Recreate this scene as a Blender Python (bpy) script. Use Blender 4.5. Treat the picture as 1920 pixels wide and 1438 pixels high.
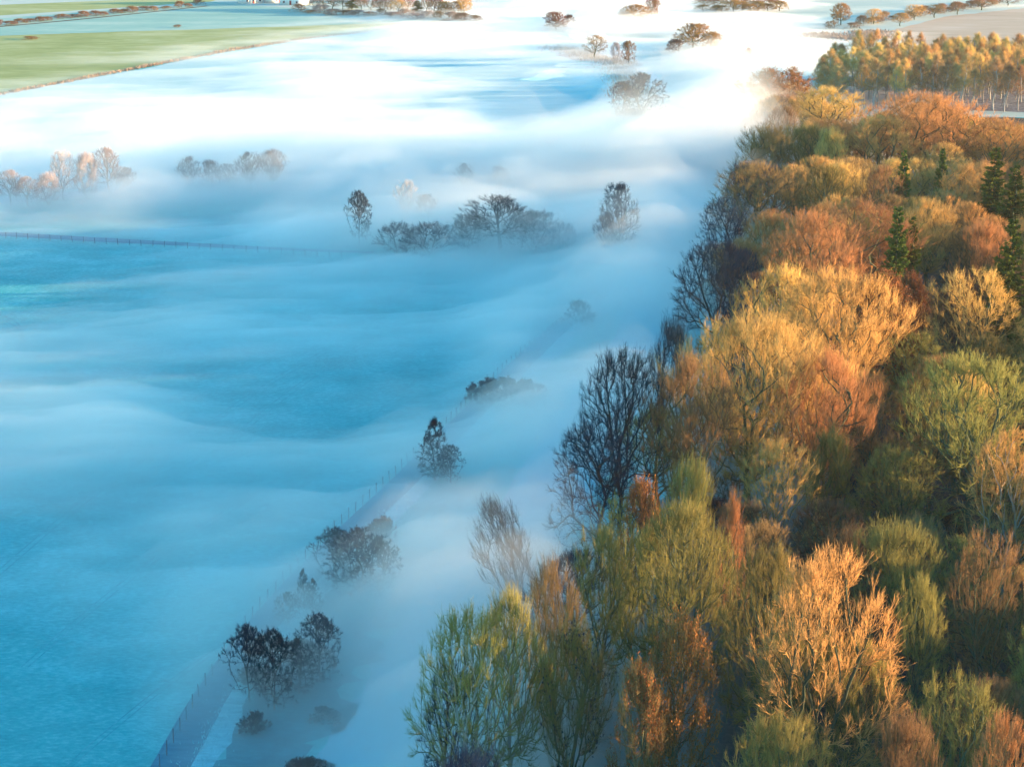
import bpy, math, random
import numpy as np
from math import radians as R, sin, cos, tan, atan, pi, sqrt

for o in list(bpy.data.objects): bpy.data.objects.remove(o)
scn = bpy.context.scene
COL = scn.collection

# ------------------------------------------------------------------ camera
F = 3700.0; PITCH = R(15.5); CH = 80.0          # focal length in photo pixels, pitch below horizon, height
cam_d = bpy.data.cameras.new('camera'); cam = bpy.data.objects.new('camera', cam_d); COL.objects.link(cam)
cam.location = (0, 0, CH); cam.rotation_euler = (pi/2 - PITCH, 0, 0)
cam_d.sensor_width = 36; cam_d.lens = 36*F/1920; cam_d.clip_start = 1; cam_d.clip_end = 20000
scn.camera = cam

# ------------------------------------------------------------------ world, sun, exposure
SUN_EL, SUN_AZ = 6.3, 4.0      # degrees; azimuth measured from +X towards +Y
sd = (cos(R(SUN_EL))*cos(R(SUN_AZ)), cos(R(SUN_EL))*sin(R(SUN_AZ)), sin(R(SUN_EL)))
w = bpy.data.worlds.new('World'); scn.world = w; w.use_nodes = True
nt = w.node_tree; bg = nt.nodes['Background']
sky = nt.nodes.new('ShaderNodeTexSky'); sky.sky_type = 'NISHITA'; sky.sun_disc = False
sky.sun_elevation = R(SUN_EL); sky.sun_rotation = R(90 - SUN_AZ); sky.air_density = 1.0; sky.dust_density = 0.3; sky.ozone_density = 2.0
hs = nt.nodes.new('ShaderNodeHueSaturation'); hs.inputs['Saturation'].default_value = 1.5; hs.inputs['Hue'].default_value = 0.491
nt.links.new(sky.outputs[0], hs.inputs['Color']); nt.links.new(hs.outputs[0], bg.inputs[0]); bg.inputs[1].default_value = 0.15
sl = bpy.data.lights.new('sun', 'SUN'); sl.energy = 5.0; sl.angle = R(0.5); sl.color = (1.0, 0.64, 0.35)
so = bpy.data.objects.new('sun', sl); COL.objects.link(so)
from mathutils import Vector
so.rotation_euler = Vector(sd).to_track_quat('Z', 'Y').to_euler(); so.location = (200, 0, 150)
vs = scn.view_settings; vs.view_transform = 'Standard'; vs.look = 'None'; vs.gamma = 1; vs.exposure = 2.34
cy = scn.cycles
cy.max_bounces = 8; cy.diffuse_bounces = 2; cy.glossy_bounces = 2; cy.volume_bounces = 4; cy.transparent_max_bounces = 96
cy.use_denoising = True; cy.sample_clamp_indirect = 4

# ------------------------------------------------------------------ helpers
def ground(px, py, z=0.0):
    """point at height z seen at a pixel of the photograph"""
    x = (px-960)/F; y = -(py-719)/F
    dy = cos(PITCH)+y*sin(PITCH); dz = -sin(PITCH)+y*cos(PITCH)
    t = (CH-z)/-dz
    return (x*t, dy*t, z)

def ppm(px, py, z=0.0):
    """photo pixels per metre there"""
    g = ground(px, py, z); return F/(g[1]*cos(PITCH)+(CH-z)*sin(PITCH))

def tag(o, label=None, cat=None, group=None, kind=None):
    if label: o['label'] = label
    if cat: o['category'] = cat
    if group: o['group'] = group
    if kind: o['kind'] = kind
    return o

def empty(name, loc, rz=0):
    o = bpy.data.objects.new(name, None); COL.objects.link(o); o.location = loc; o.rotation_euler = (0, 0, rz)
    o.empty_display_size = 0.5
    return o

def link(name, me, mat=None, parent=None):
    o = bpy.data.objects.new(name, me); COL.objects.link(o)
    if mat is not None and not me.materials: me.materials.append(mat)
    if parent: o.parent = parent
    return o

def mesh_np(name, V, quads, attr=None, smooth=True, tris=None):
    """mesh from numpy vertices and quads (+ optional tris)"""
    me = bpy.data.meshes.new(name)
    V = np.asarray(V, np.float32); q = np.asarray(quads, np.int32).reshape(-1, 4)
    t = np.zeros((0, 3), np.int32) if tris is None else np.asarray(tris, np.int32).reshape(-1, 3)
    me.vertices.add(len(V)); me.vertices.foreach_set('co', V.ravel())
    nl = q.size+t.size; me.loops.add(nl); me.loops.foreach_set('vertex_index', np.concatenate([q.ravel(), t.ravel()]))
    me.polygons.add(len(q)+len(t))
    ls = np.concatenate([np.arange(len(q))*4, q.size+np.arange(len(t))*3]).astype(np.int32)
    me.polygons.foreach_set('loop_start', ls)
    me.polygons.foreach_set('loop_total', np.concatenate([np.full(len(q), 4), np.full(len(t), 3)]).astype(np.int32))
    if smooth: me.polygons.foreach_set('use_smooth', np.ones(len(q)+len(t), bool))
    if attr is not None:
        a = me.attributes.new('tip', 'FLOAT', 'POINT'); a.data.foreach_set('value', np.asarray(attr, np.float32))
    me.update(calc_edges=True); me.validate()
    return me

# ---- numpy value noise
def vnoise(x, y, seed):
    xi = np.floor(x).astype(np.int64); yi = np.floor(y).astype(np.int64); fx = x-xi; fy = y-yi
    fx = fx*fx*fx*(fx*(fx*6-15)+10); fy = fy*fy*fy*(fy*(fy*6-15)+10)
    def h(a, b):
        n = (a*374761393+b*668265263+seed*974711) & 0xffffffff
        n = ((n ^ (n >> 13))*1274126177) & 0xffffffff
        return ((n ^ (n >> 16)) & 0xffff)/65535.0
    return (h(xi, yi)*(1-fx)+h(xi+1, yi)*fx)*(1-fy)+(h(xi, yi+1)*(1-fx)+h(xi+1, yi+1)*fx)*fy

def fbm(x, y, seed, octv=5, gain=0.5):
    s = 0; a = 1; n = 0
    for k in range(octv):
        s = s+a*vnoise(x*2**k+17.3*k, y*2**k-9.1*k, seed+k); n += a; a *= gain
    return s/n

# ------------------------------------------------------------------ materials
def mat(name, rough=0.9):
    m = bpy.data.materials.new(name); m.use_nodes = True
    b = m.node_tree.nodes['Principled BSDF']; b.inputs['Roughness'].default_value = rough
    b.inputs['Specular IOR Level'].default_value = 0.15
    return m, m.node_tree, b

def N(nt, t, **kw):
    n = nt.nodes.new(t)
    for k, v in kw.items():
        if k in n.inputs: n.inputs[k].default_value = v
        else: setattr(n, k, v)
    return n

def ramp(nt, stops):
    r = nt.nodes.new('ShaderNodeValToRGB'); e = r.color_ramp.elements
    while len(e) < len(stops): e.new(0.5)
    for i, (p, c) in enumerate(stops):
        e[i].position = p; e[i].color = (*c, 1) if len(c) == 3 else c
    return r

def bark(name, low, high, spread=0.25):
    """bark or twig colour: low at the branch base, high towards the tips, varied from tree to tree"""
    m, nt, b = mat(name, 0.9); b.inputs['Specular IOR Level'].default_value = 0.0
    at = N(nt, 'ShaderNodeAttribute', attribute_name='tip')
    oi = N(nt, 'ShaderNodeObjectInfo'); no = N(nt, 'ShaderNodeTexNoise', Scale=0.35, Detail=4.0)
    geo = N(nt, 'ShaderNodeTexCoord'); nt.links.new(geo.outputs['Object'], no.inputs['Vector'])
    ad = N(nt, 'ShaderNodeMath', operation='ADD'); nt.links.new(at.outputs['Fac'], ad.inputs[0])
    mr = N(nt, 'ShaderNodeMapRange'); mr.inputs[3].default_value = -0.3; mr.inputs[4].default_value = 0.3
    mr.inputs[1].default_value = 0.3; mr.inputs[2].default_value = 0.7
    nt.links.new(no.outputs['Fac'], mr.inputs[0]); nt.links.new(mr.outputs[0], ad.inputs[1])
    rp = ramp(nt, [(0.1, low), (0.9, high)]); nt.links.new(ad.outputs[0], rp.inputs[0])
    h = N(nt, 'ShaderNodeHueSaturation')
    mh = N(nt, 'ShaderNodeMapRange'); mh.inputs[3].default_value = 0.5-0.05*spread; mh.inputs[4].default_value = 0.5+0.12*spread
    mv = N(nt, 'ShaderNodeMapRange'); mv.inputs[3].default_value = 1-spread; mv.inputs[4].default_value = 1+spread
    nt.links.new(oi.outputs['Random'], mh.inputs[0]); nt.links.new(oi.outputs['Random'], mv.inputs[0])
    nt.links.new(mh.outputs[0], h.inputs['Hue']); nt.links.new(mv.outputs[0], h.inputs['Value'])
    nt.links.new(rp.outputs[0], h.inputs['Color']); nt.links.new(h.outputs[0], b.inputs['Base Color'])
    return m

M = {}
M['bark'] = bark('mossy_bark', (0.08, 0.10, 0.065), (0.08, 0.11, 0.04))
M['pale_bark'] = bark('pale_bark', (0.34, 0.33, 0.30), (0.24, 0.21, 0.12))
M['dark_bark'] = bark('dark_bark', (0.03, 0.035, 0.035), (0.035, 0.035, 0.035))
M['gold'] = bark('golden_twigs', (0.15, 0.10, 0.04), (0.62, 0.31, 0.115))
M['olive'] = bark('olive_twigs', (0.05, 0.075, 0.028), (0.27, 0.22, 0.07))
M['brown'] = bark('brown_twigs', (0.04, 0.034, 0.024), (0.26, 0.14, 0.07))
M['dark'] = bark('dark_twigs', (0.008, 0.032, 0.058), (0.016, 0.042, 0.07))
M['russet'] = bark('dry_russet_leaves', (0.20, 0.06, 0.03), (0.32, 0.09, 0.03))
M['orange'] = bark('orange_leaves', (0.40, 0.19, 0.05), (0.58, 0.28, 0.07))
M['conifer'] = bark('conifer_needles', (0.02, 0.05, 0.015), (0.15, 0.17, 0.03))
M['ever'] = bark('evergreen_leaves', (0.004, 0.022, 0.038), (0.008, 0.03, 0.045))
M['poplar'] = bark('poplar_twigs', (0.46, 0.28, 0.11), (0.66, 0.38, 0.14))
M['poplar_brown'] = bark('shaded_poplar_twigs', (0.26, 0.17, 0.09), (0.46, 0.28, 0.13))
M['misty_frost'] = bark('misty_frosted_twigs', (0.36, 0.33, 0.33), (0.52, 0.42, 0.40))  # frost colour lightened further, putting the mist's veil into the twigs

def ground_mat(name, stops, scale, ang, stretch, fine=1.2, bump=0.4, big=0.02, rows=None):
    m, nt, b = mat(name, 0.95)
    tc = N(nt, 'ShaderNodeTexCoord')
    mp = N(nt, 'ShaderNodeMapping'); mp.inputs['Rotation'].default_value = (0, 0, -R(ang)); mp.inputs['Scale'].default_value = (1/stretch, 1, 1)
    nt.links.new(tc.outputs['Object'], mp.inputs['Vector'])
    n1 = N(nt, 'ShaderNodeTexNoise', Scale=scale, Detail=8.0, Roughness=0.6); nt.links.new(mp.outputs[0], n1.inputs['Vector'])
    n2 = N(nt, 'ShaderNodeTexNoise', Scale=big, Detail=4.0, Distortion=0.6); nt.links.new(tc.outputs['Object'], n2.inputs['Vector'])
    n3 = N(nt, 'ShaderNodeTexNoise', Scale=fine, Detail=3.0, Roughness=0.7); nt.links.new(mp.outputs[0], n3.inputs['Vector'])
    a = N(nt, 'ShaderNodeMix', data_type='FLOAT'); a.inputs[0].default_value = 0.45
    nt.links.new(n1.outputs['Fac'], a.inputs[2]); nt.links.new(n2.outputs['Fac'], a.inputs[3])
    a2 = N(nt, 'ShaderNodeMix', data_type='FLOAT'); a2.inputs[0].default_value = 0.42
    nt.links.new(a.outputs[0], a2.inputs[2]); nt.links.new(n3.outputs['Fac'], a2.inputs[3])
    rp = ramp(nt, stops); nt.links.new(a2.outputs[0], rp.inputs[0]); out = rp.outputs[0]
    if rows:
        wv = N(nt, 'ShaderNodeTexWave', Scale=rows[0], Distortion=1.2, Detail=2.0); wv.bands_direction = 'Y'; wv.inputs['Detail Scale'].default_value = 0.4
        nt.links.new(mp.outputs[0], wv.inputs['Vector'])
        mx = N(nt, 'ShaderNodeMix', data_type='RGBA', blend_type='MULTIPLY')
        rr = ramp(nt, [(0.0, (rows[1],)*3), (0.35, (1, 1, 1))]); nt.links.new(wv.outputs['Fac'], rr.inputs[0])
        mx.inputs[0].default_value = 1.0; nt.links.new(out, mx.inputs[6]); nt.links.new(rr.outputs[0], mx.inputs[7]); out = mx.outputs[2]
    nt.links.new(out, b.inputs['Base Color'])
    bp = N(nt, 'ShaderNodeBump', Strength=bump, Distance=0.25); nt.links.new(n3.outputs['Fac'], bp.inputs['Height'])
    nt.links.new(bp.outputs[0], b.inputs['Normal'])
    return m

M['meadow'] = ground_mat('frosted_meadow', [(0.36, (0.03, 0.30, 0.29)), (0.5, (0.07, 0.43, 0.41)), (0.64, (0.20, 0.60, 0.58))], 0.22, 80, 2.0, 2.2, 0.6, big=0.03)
M['green_field'] = ground_mat('green_field', [(0.36, (0.18, 0.24, 0.07)), (0.5, (0.30, 0.34, 0.11)), (0.64, (0.48, 0.50, 0.28))], 0.05, 5, 6, 0.6, 0.4)
M['pale_field'] = ground_mat('pale_frosted_field', [(0.36, (0.30, 0.42, 0.36)), (0.5, (0.44, 0.52, 0.44)), (0.64, (0.56, 0.58, 0.50))], 0.04, -4, 8, 0.5, 0.4)
M['stubble'] = ground_mat('stubble_field', [(0.36, (0.42, 0.30, 0.20)), (0.5, (0.52, 0.38, 0.26)), (0.64, (0.60, 0.46, 0.34))], 0.04, 12, 8, 0.5, 0.4, rows=(0.05, 0.8))
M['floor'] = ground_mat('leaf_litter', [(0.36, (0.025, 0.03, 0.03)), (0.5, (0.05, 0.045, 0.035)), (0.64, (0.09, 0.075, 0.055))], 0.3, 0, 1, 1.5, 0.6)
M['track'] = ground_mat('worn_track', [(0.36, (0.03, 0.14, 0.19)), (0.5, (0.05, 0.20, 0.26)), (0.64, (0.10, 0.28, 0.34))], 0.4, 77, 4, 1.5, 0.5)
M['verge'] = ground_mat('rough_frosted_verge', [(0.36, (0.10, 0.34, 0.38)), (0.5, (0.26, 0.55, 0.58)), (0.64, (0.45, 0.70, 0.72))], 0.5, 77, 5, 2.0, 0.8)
M['bank'] = ground_mat('river_bank', [(0.36, (0.07, 0.075, 0.09)), (0.5, (0.14, 0.15, 0.17)), (0.64, (0.3, 0.32, 0.34))], 0.2, 0, 1, 0.8, 0.7)
M['added_hill'] = ground_mat('added_hill_pasture', [(0.36, (0.08, 0.12, 0.05)), (0.5, (0.12, 0.16, 0.07)), (0.64, (0.18, 0.2, 0.1))], 0.02, 0, 1)
mw, ntw, bw = mat('river_water', 0.08); bw.inputs['Base Color'].default_value = (0.35, 0.5, 0.55, 1); bw.inputs['Specular IOR Level'].default_value = 0.6
nw = N(ntw, 'ShaderNodeTexNoise', Scale=0.6, Detail=4.0); bpw = N(ntw, 'ShaderNodeBump', Strength=0.15, Distance=0.05)
ntw.links.new(nw.outputs['Fac'], bpw.inputs['Height']); ntw.links.new(bpw.outputs[0], bw.inputs['Normal']); M['water'] = mw
def plain(name, c, rough=0.7, noise=0.15, scale=2.0):
    m, nt, b = mat(name, rough); n = N(nt, 'ShaderNodeTexNoise', Scale=scale, Detail=4.0)
    rp = ramp(nt, [(0.3, tuple(x*(1-noise) for x in c)), (0.7, tuple(min(1, x*(1+noise)) for x in c))])
    nt.links.new(n.outputs['Fac'], rp.inputs[0]); nt.links.new(rp.outputs[0], b.inputs['Base Color']); return m
M['post'] = plain('weathered_post', (0.13, 0.15, 0.17)); M['wire'] = plain('wire', (0.1, 0.1, 0.1), 0.5)
M['white_wall'] = plain('white_render', (0.75, 0.75, 0.75)); M['roof'] = plain('dark_slate', (0.06, 0.06, 0.07)); M['glass'] = plain('window_glass', (0.03, 0.04, 0.05), 0.2)
M['red_paint'] = plain('red_door', (0.35, 0.05, 0.05)); M['drygrass'] = bark('dry_grass', (0.22, 0.15, 0.10), (0.42, 0.32, 0.26))

# ------------------------------------------------------------------ ground sheets (setting)
def added_hill_h(x, y):
    """unseen ridge added beyond the right edge of the frame to shade the valley"""
    edge = 0.285*y+62
    d = np.clip((x-edge)/170.0, 0, 1); d = d*d*(3-2*d)
    along = 1/(1+np.exp((y-ADDED_HILL_END)/28.0))
    near = 1-0.07*np.clip((310-y)/60, 0, 1.0)+0.14*np.clip((225-y)/40, 0, 1.0)
    return d*along*ADDED_HILL_H*near
ADDED_HILL_H = 38.0; ADDED_HILL_END = 520.0
gx = np.concatenate([[-9000, -4000, -1500, -600], np.arange(-300, 560, 10), [700, 900, 1500, 4000, 9000]])
gy = np.concatenate([[-3000, -500, -100], np.arange(0, 1300, 12), [1600, 2500, 5000, 12000]])
GX, GY = np.meshgrid(gx, gy); GZ = added_hill_h(GX, GY)*np.clip((1500-GX)/600, 0, 1)
GZ = GZ+(fbm(GX/60, GY/60, 3)-0.5)*8*np.clip(GZ/30, 0, 1)
V = np.stack([GX, GY, GZ], -1).reshape(-1, 3); nx = len(gx); ny = len(gy)
I = np.arange(nx*ny).reshape(ny, nx)
q = np.stack([I[:-1, :-1], I[:-1, 1:], I[1:, 1:], I[1:, :-1]], -1).reshape(-1, 4)
me = mesh_np('ground', V, q); me.materials.append(M['meadow']); me.materials.append(M['added_hill'])
qc = V[q].mean(axis=1); me.polygons.foreach_set('material_index', ((qc[:, 0] > .285*qc[:, 1]+48) & (qc[:, 1] > -60)).astype(np.int32))
tag(link('ground', me), kind='structure')

def sheet(name, pts, m, z, res=None, wob=0.0):
    """flat polygon on the ground from photo pixels"""
    P = [ground(*p)[:2] for p in pts]
    # resample and wobble the outline so it is not ruled
    out = []
    rng = random.Random(len(pts)*7+int(z*1000))
    for (a, b) in zip(P, P[1:]+P[:1]):
        L = math.hypot(b[0]-a[0], b[1]-a[1]); n = max(1, int(L/(6 if wob < 3 else 1.6)))
        for i in range(n):
            t = i/n; out.append((a[0]+(b[0]-a[0])*t+rng.uniform(-wob, wob)*(1 if wob < 3 else .8), a[1]+(b[1]-a[1])*t+rng.uniform(-wob, wob)*(1.6 if wob < 3 else .3)))
    import mathutils
    tri = mathutils.geometry.tessellate_polygon([[Vector((x, y, 0)) for x, y in out]])
    V = [(x, y, z) for x, y in out]
    me = mesh_np(name, V, [], tris=[t for t in tri])
    if me.polygons[0].normal.z < 0: me.flip_normals()
    return tag(link(name, me, m), kind='structure')

def ribbon(name, pts, widths, m, z, sub=8, wob=0.15, seed=1):
    """a strip of ground along a smooth line of photo pixels"""
    P = np.array([ground(*p)[:2] for p in pts]); W = np.array(widths, float)
    C = []; WW = []
    n = len(P)
    for i in range(n-1):
        p0, p1, p2, p3 = P[max(i-1, 0)], P[i], P[i+1], P[min(i+2, n-1)]
        for k in range(sub):
            t = k/sub
            C.append(0.5*((2*p1)+(-p0+p2)*t+(2*p0-5*p1+4*p2-p3)*t*t+(-p0+3*p1-3*p2+p3)*t**3)); WW.append(W[i]*(1-t)+W[i+1]*t)
    C.append(P[-1]); WW.append(W[-1]); C = np.array(C); WW = np.array(WW)
    T = np.gradient(C, axis=0); T /= np.linalg.norm(T, axis=1)[:, None]; Nn = np.stack([-T[:, 1], T[:, 0]], 1)
    k = np.arange(len(C)); wl = WW*(1+wob*(vnoise(k*0.6, k*0+1.5, seed)-0.5)*2); wr = WW*(1+wob*(vnoise(k*0.6, k*0+7.5, seed+5)-0.5)*2)
    A = C+Nn*wl[:, None]/2; B = C-Nn*wr[:, None]/2
    V = np.concatenate([np.c_[A, np.full(len(A), z)], np.c_[B, np.full(len(B), z)]])
    m_ = len(C); q = [(m_+i, m_+i+1, i+1, i) for i in range(m_-1)]
    me = mesh_np(name, V, q)
    if me.polygons[0].normal.z < 0: me.flip_normals()
    return tag(link(name, me, m), kind='structure'), C

EDGE = [(860, 1620), (900, 1440), (985, 1330), (1090, 1170), (1150, 1040), (1230, 960), (1290, 860), (1330, 740), (1345, 600), (1362, 490), (1395, 390), (1425, 300), (1395, 236), (1400, 214)]
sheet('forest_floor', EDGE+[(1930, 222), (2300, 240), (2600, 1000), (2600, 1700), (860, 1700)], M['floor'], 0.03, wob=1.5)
sheet('green_field', [(-300, 225), (0, 176), (240, 132), (430, 96), (600, 70), (760, 54), (880, 32), (600, 22), (400, 6), (-300, 60)], M['green_field'], 0.02, wob=1.0)
M['shade_patch'] = ground_mat('painted_shade', [(0.36, (0.015, 0.14, 0.17)), (0.5, (0.03, 0.20, 0.23)), (0.64, (0.06, 0.30, 0.33))], 0.3, 80, 2, 1.5, 0.6)  # dark teal ground colour standing in for the shade round the nearest alders
M['teal_field'] = ground_mat('frosty_shadow_field', [(0.36, (0.16, 0.36, 0.30)), (0.5, (0.24, 0.44, 0.36)), (0.64, (0.40, 0.54, 0.44))], 0.05, 5, 6, 0.6, 0.4)
sheet('painted_shade', [(450, 1235), (520, 1150), (600, 1060), (700, 1020), (765, 1050), (745, 1130), (690, 1210), (670, 1300), (620, 1370), (600, 1450), (540, 1600), (330, 1600), (385, 1400)], M['shade_patch'], 0.03, wob=3.001)
sheet('frosty_shadow_band', [(-300, 78), (0, 68), (300, 58), (650, 47), (800, 42), (870, 32), (600, 20), (400, 5), (-300, 58)], M['teal_field'], 0.04, wob=0.6)  # teal strip paints a shadow band across the frosted green field
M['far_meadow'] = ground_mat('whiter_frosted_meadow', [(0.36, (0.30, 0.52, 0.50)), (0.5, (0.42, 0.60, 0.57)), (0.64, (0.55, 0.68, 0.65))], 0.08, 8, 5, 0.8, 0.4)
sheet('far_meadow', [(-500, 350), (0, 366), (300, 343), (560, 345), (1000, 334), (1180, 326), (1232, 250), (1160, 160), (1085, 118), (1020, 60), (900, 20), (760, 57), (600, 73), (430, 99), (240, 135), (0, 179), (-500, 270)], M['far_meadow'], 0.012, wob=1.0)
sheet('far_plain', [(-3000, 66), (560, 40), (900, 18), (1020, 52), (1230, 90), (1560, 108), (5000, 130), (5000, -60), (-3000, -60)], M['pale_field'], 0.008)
sheet('far_frost_field', [(-500, 30), (395, -6), (560, -60), (-900, -80)], M['pale_field'], 0.02)
sheet('far_pasture', [(-400, 56), (395, 4), (500, -30), (-400, -60)], M['green_field'], 0.015)
sheet('pale_field', [(1240, 150), (1330, 105), (1500, 120), (1620, 92), (1650, 60), (1560, 45), (1380, 22), (1230, 30)], M['pale_field'], 0.02, wob=1.0)
sheet('stubble_field', [(1640, 66), (1760, 96), (1940, 130), (2400, 130), (2400, 15), (1920, 16), (1770, 32)], M['stubble'], 0.03, wob=0.8)
sheet('plantation_floor', [(1520, 150), (1640, 205), (1930, 216), (2200, 218), (2200, 120), (1640, 105)], M['bank'], 0.045, wob=0.8)
sheet('clearing_grass', [(1700, 214), (1940, 222), (2300, 232), (2300, 218), (1930, 212), (1760, 206)], M['pale_field'], 0.06, wob=0.6)
RIV = [(560, 1700), (700, 1450), (790, 1290), (880, 1130), (1000, 970), (1110, 800), (1200, 660), (1245, 560), (1270, 470), (1290, 380), (1300, 300), (1270, 240), (1225, 190), (1190, 140), (1140, 95), (1100, 60), (1120, 30), (1180, 0), (1230, -30)]
ribbon('river', RIV, [12, 12, 12, 12, 11, 11, 11, 12, 13, 14, 16, 16, 15, 14, 14, 16, 22, 30, 40], M['water'], 0.03, seed=4)
ribbon('backwater', [(-120, 388), (60, 372), (180, 362), (300, 350), (420, 349), (560, 352), (700, 356), (850, 352), (1000, 340), (1130, 330), (1250, 330)], [9, 9, 8, 8, 7, 7, 7, 7, 7, 8, 9], M['water'], 0.035, seed=9)
ribbon('side_channel', [(990, 152), (1025, 145), (1050, 132), (1085, 128), (1060, 122), (1100, 120), (1150, 125)], [7, 9, 8, 12, 8, 8, 8], M['water'], 0.05, wob=0.4, seed=14)
ribbon('river_bank', [(1030, 88), (1070, 95), (1100, 108), (1150, 116), (1200, 122)], [10, 16, 16, 12, 6], M['bank'], 0.045, wob=0.5, seed=3)
TRK = [(250, 1560), (330, 1420), (392, 1310), (455, 1220), (520, 1140), (590, 1065), (670, 985), (745, 915), (810, 850), (880, 780), (945, 715), (1005, 655), (1055, 610), (1100, 575), (1140, 535)]
ribbon('track', TRK, [3.6]*len(TRK), M['track'], 0.05, wob=0.05)
ribbon('verge', [(p[0]+38-14*i/len(TRK), p[1]) for i, p in enumerate(TRK)], [4.2]*len(TRK), M['verge'], 0.04, wob=0.25)
ribbon('field_track', [(-60, 436), (120, 446), (300, 456), (480, 465), (700, 474)], [4, 4, 4, 3, 2], M['track'], 0.02, wob=0.15)
ribbon('ploughed_edge', [(-40, 52), (100, 46), (250, 36), (390, 7)], [14, 12, 12, 10], M['bank'], 0.03)
ribbon('hedge_shadow', [(-60, 56), (100, 42), (240, 28), (390, 12)], [3, 3, 3, 3], M['floor'], 0.06)  # dark strip painting the hedge's shadow onto the ground
M['tram'] = ground_mat('pressed_frost', [(0.36, (0.03, 0.25, 0.26)), (0.5, (0.06, 0.36, 0.36)), (0.64, (0.15, 0.50, 0.50))], 0.4, 80, 2)
for k_, (x0_, y0_) in enumerate([(-60, 1120), (40, 1250), (120, 1438), (-80, 900), (260, 900), (420, 830)]):
    for d_ in (0, 13):
        pts_ = [(x0_+d_+t_*(430-k_*20), y0_-t_*(330-k_*22)-18*sin(3.0*t_)) for t_ in (0, .25, .5, .75, 1)]
        ribbon('tractor_line', pts_, [.16]*5, M['tram'], 0.012, wob=.6, seed=k_+3)
for d_ in (0, 9): ribbon('tractor_line', [(-20, 668+d_), (25, 652+d_), (42, 628+d_), (30, 604+d_), (0, 590+d_)], [.3, .4, .4, .4, .3], M['tram'], 0.012, seed=2)
M['tuft'] = M['drygrass']

# ------------------------------------------------------------------ tree builder
UP = (0.0, 0.0, 1.0)
def nrm(v):
    l = sqrt(v[0]*v[0]+v[1]*v[1]+v[2]*v[2]) or 1.0
    return (v[0]/l, v[1]/l, v[2]/l)

def cross(a, b): return (a[1]*b[2]-a[2]*b[1], a[2]*b[0]-a[0]*b[2], a[0]*b[1]-a[1]*b[0])

def tilt(d, ang, az):
    """direction at an angle from d, turned by az about it"""
    ref = (1, 0, 0) if abs(d[2]) > 0.9 else UP
    u = nrm(cross(d, ref)); v = cross(d, u)
    s, c = sin(ang), cos(ang)
    return nrm(tuple(d[i]*c+(u[i]*cos(az)+v[i]*sin(az))*s for i in range(3)))

def env_radius(kind, f):
    """relative crown radius at a fraction of the crown's height"""
    if kind == 'dome': return np.sqrt(np.clip(1-((f-.42)/.60)**2, 0, 1))**.85
    if kind == 'fan': return np.where(f < .62, .16+.84*(f/.62)**.8, np.sqrt(np.clip(1-((f-.62)/.40)**2, 0, 1)))
    if kind == 'slender': return np.clip(np.minimum(f*4+.35, 1)*(1-f**3), 0, 1)
    if kind == 'alder': return np.clip(np.minimum(f*6+.4, 1)*(1-f)**.62*1.12, 0, 1)
    return np.sqrt(np.clip(1-((f-.35)/.66)**2, 0, 1))

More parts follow.
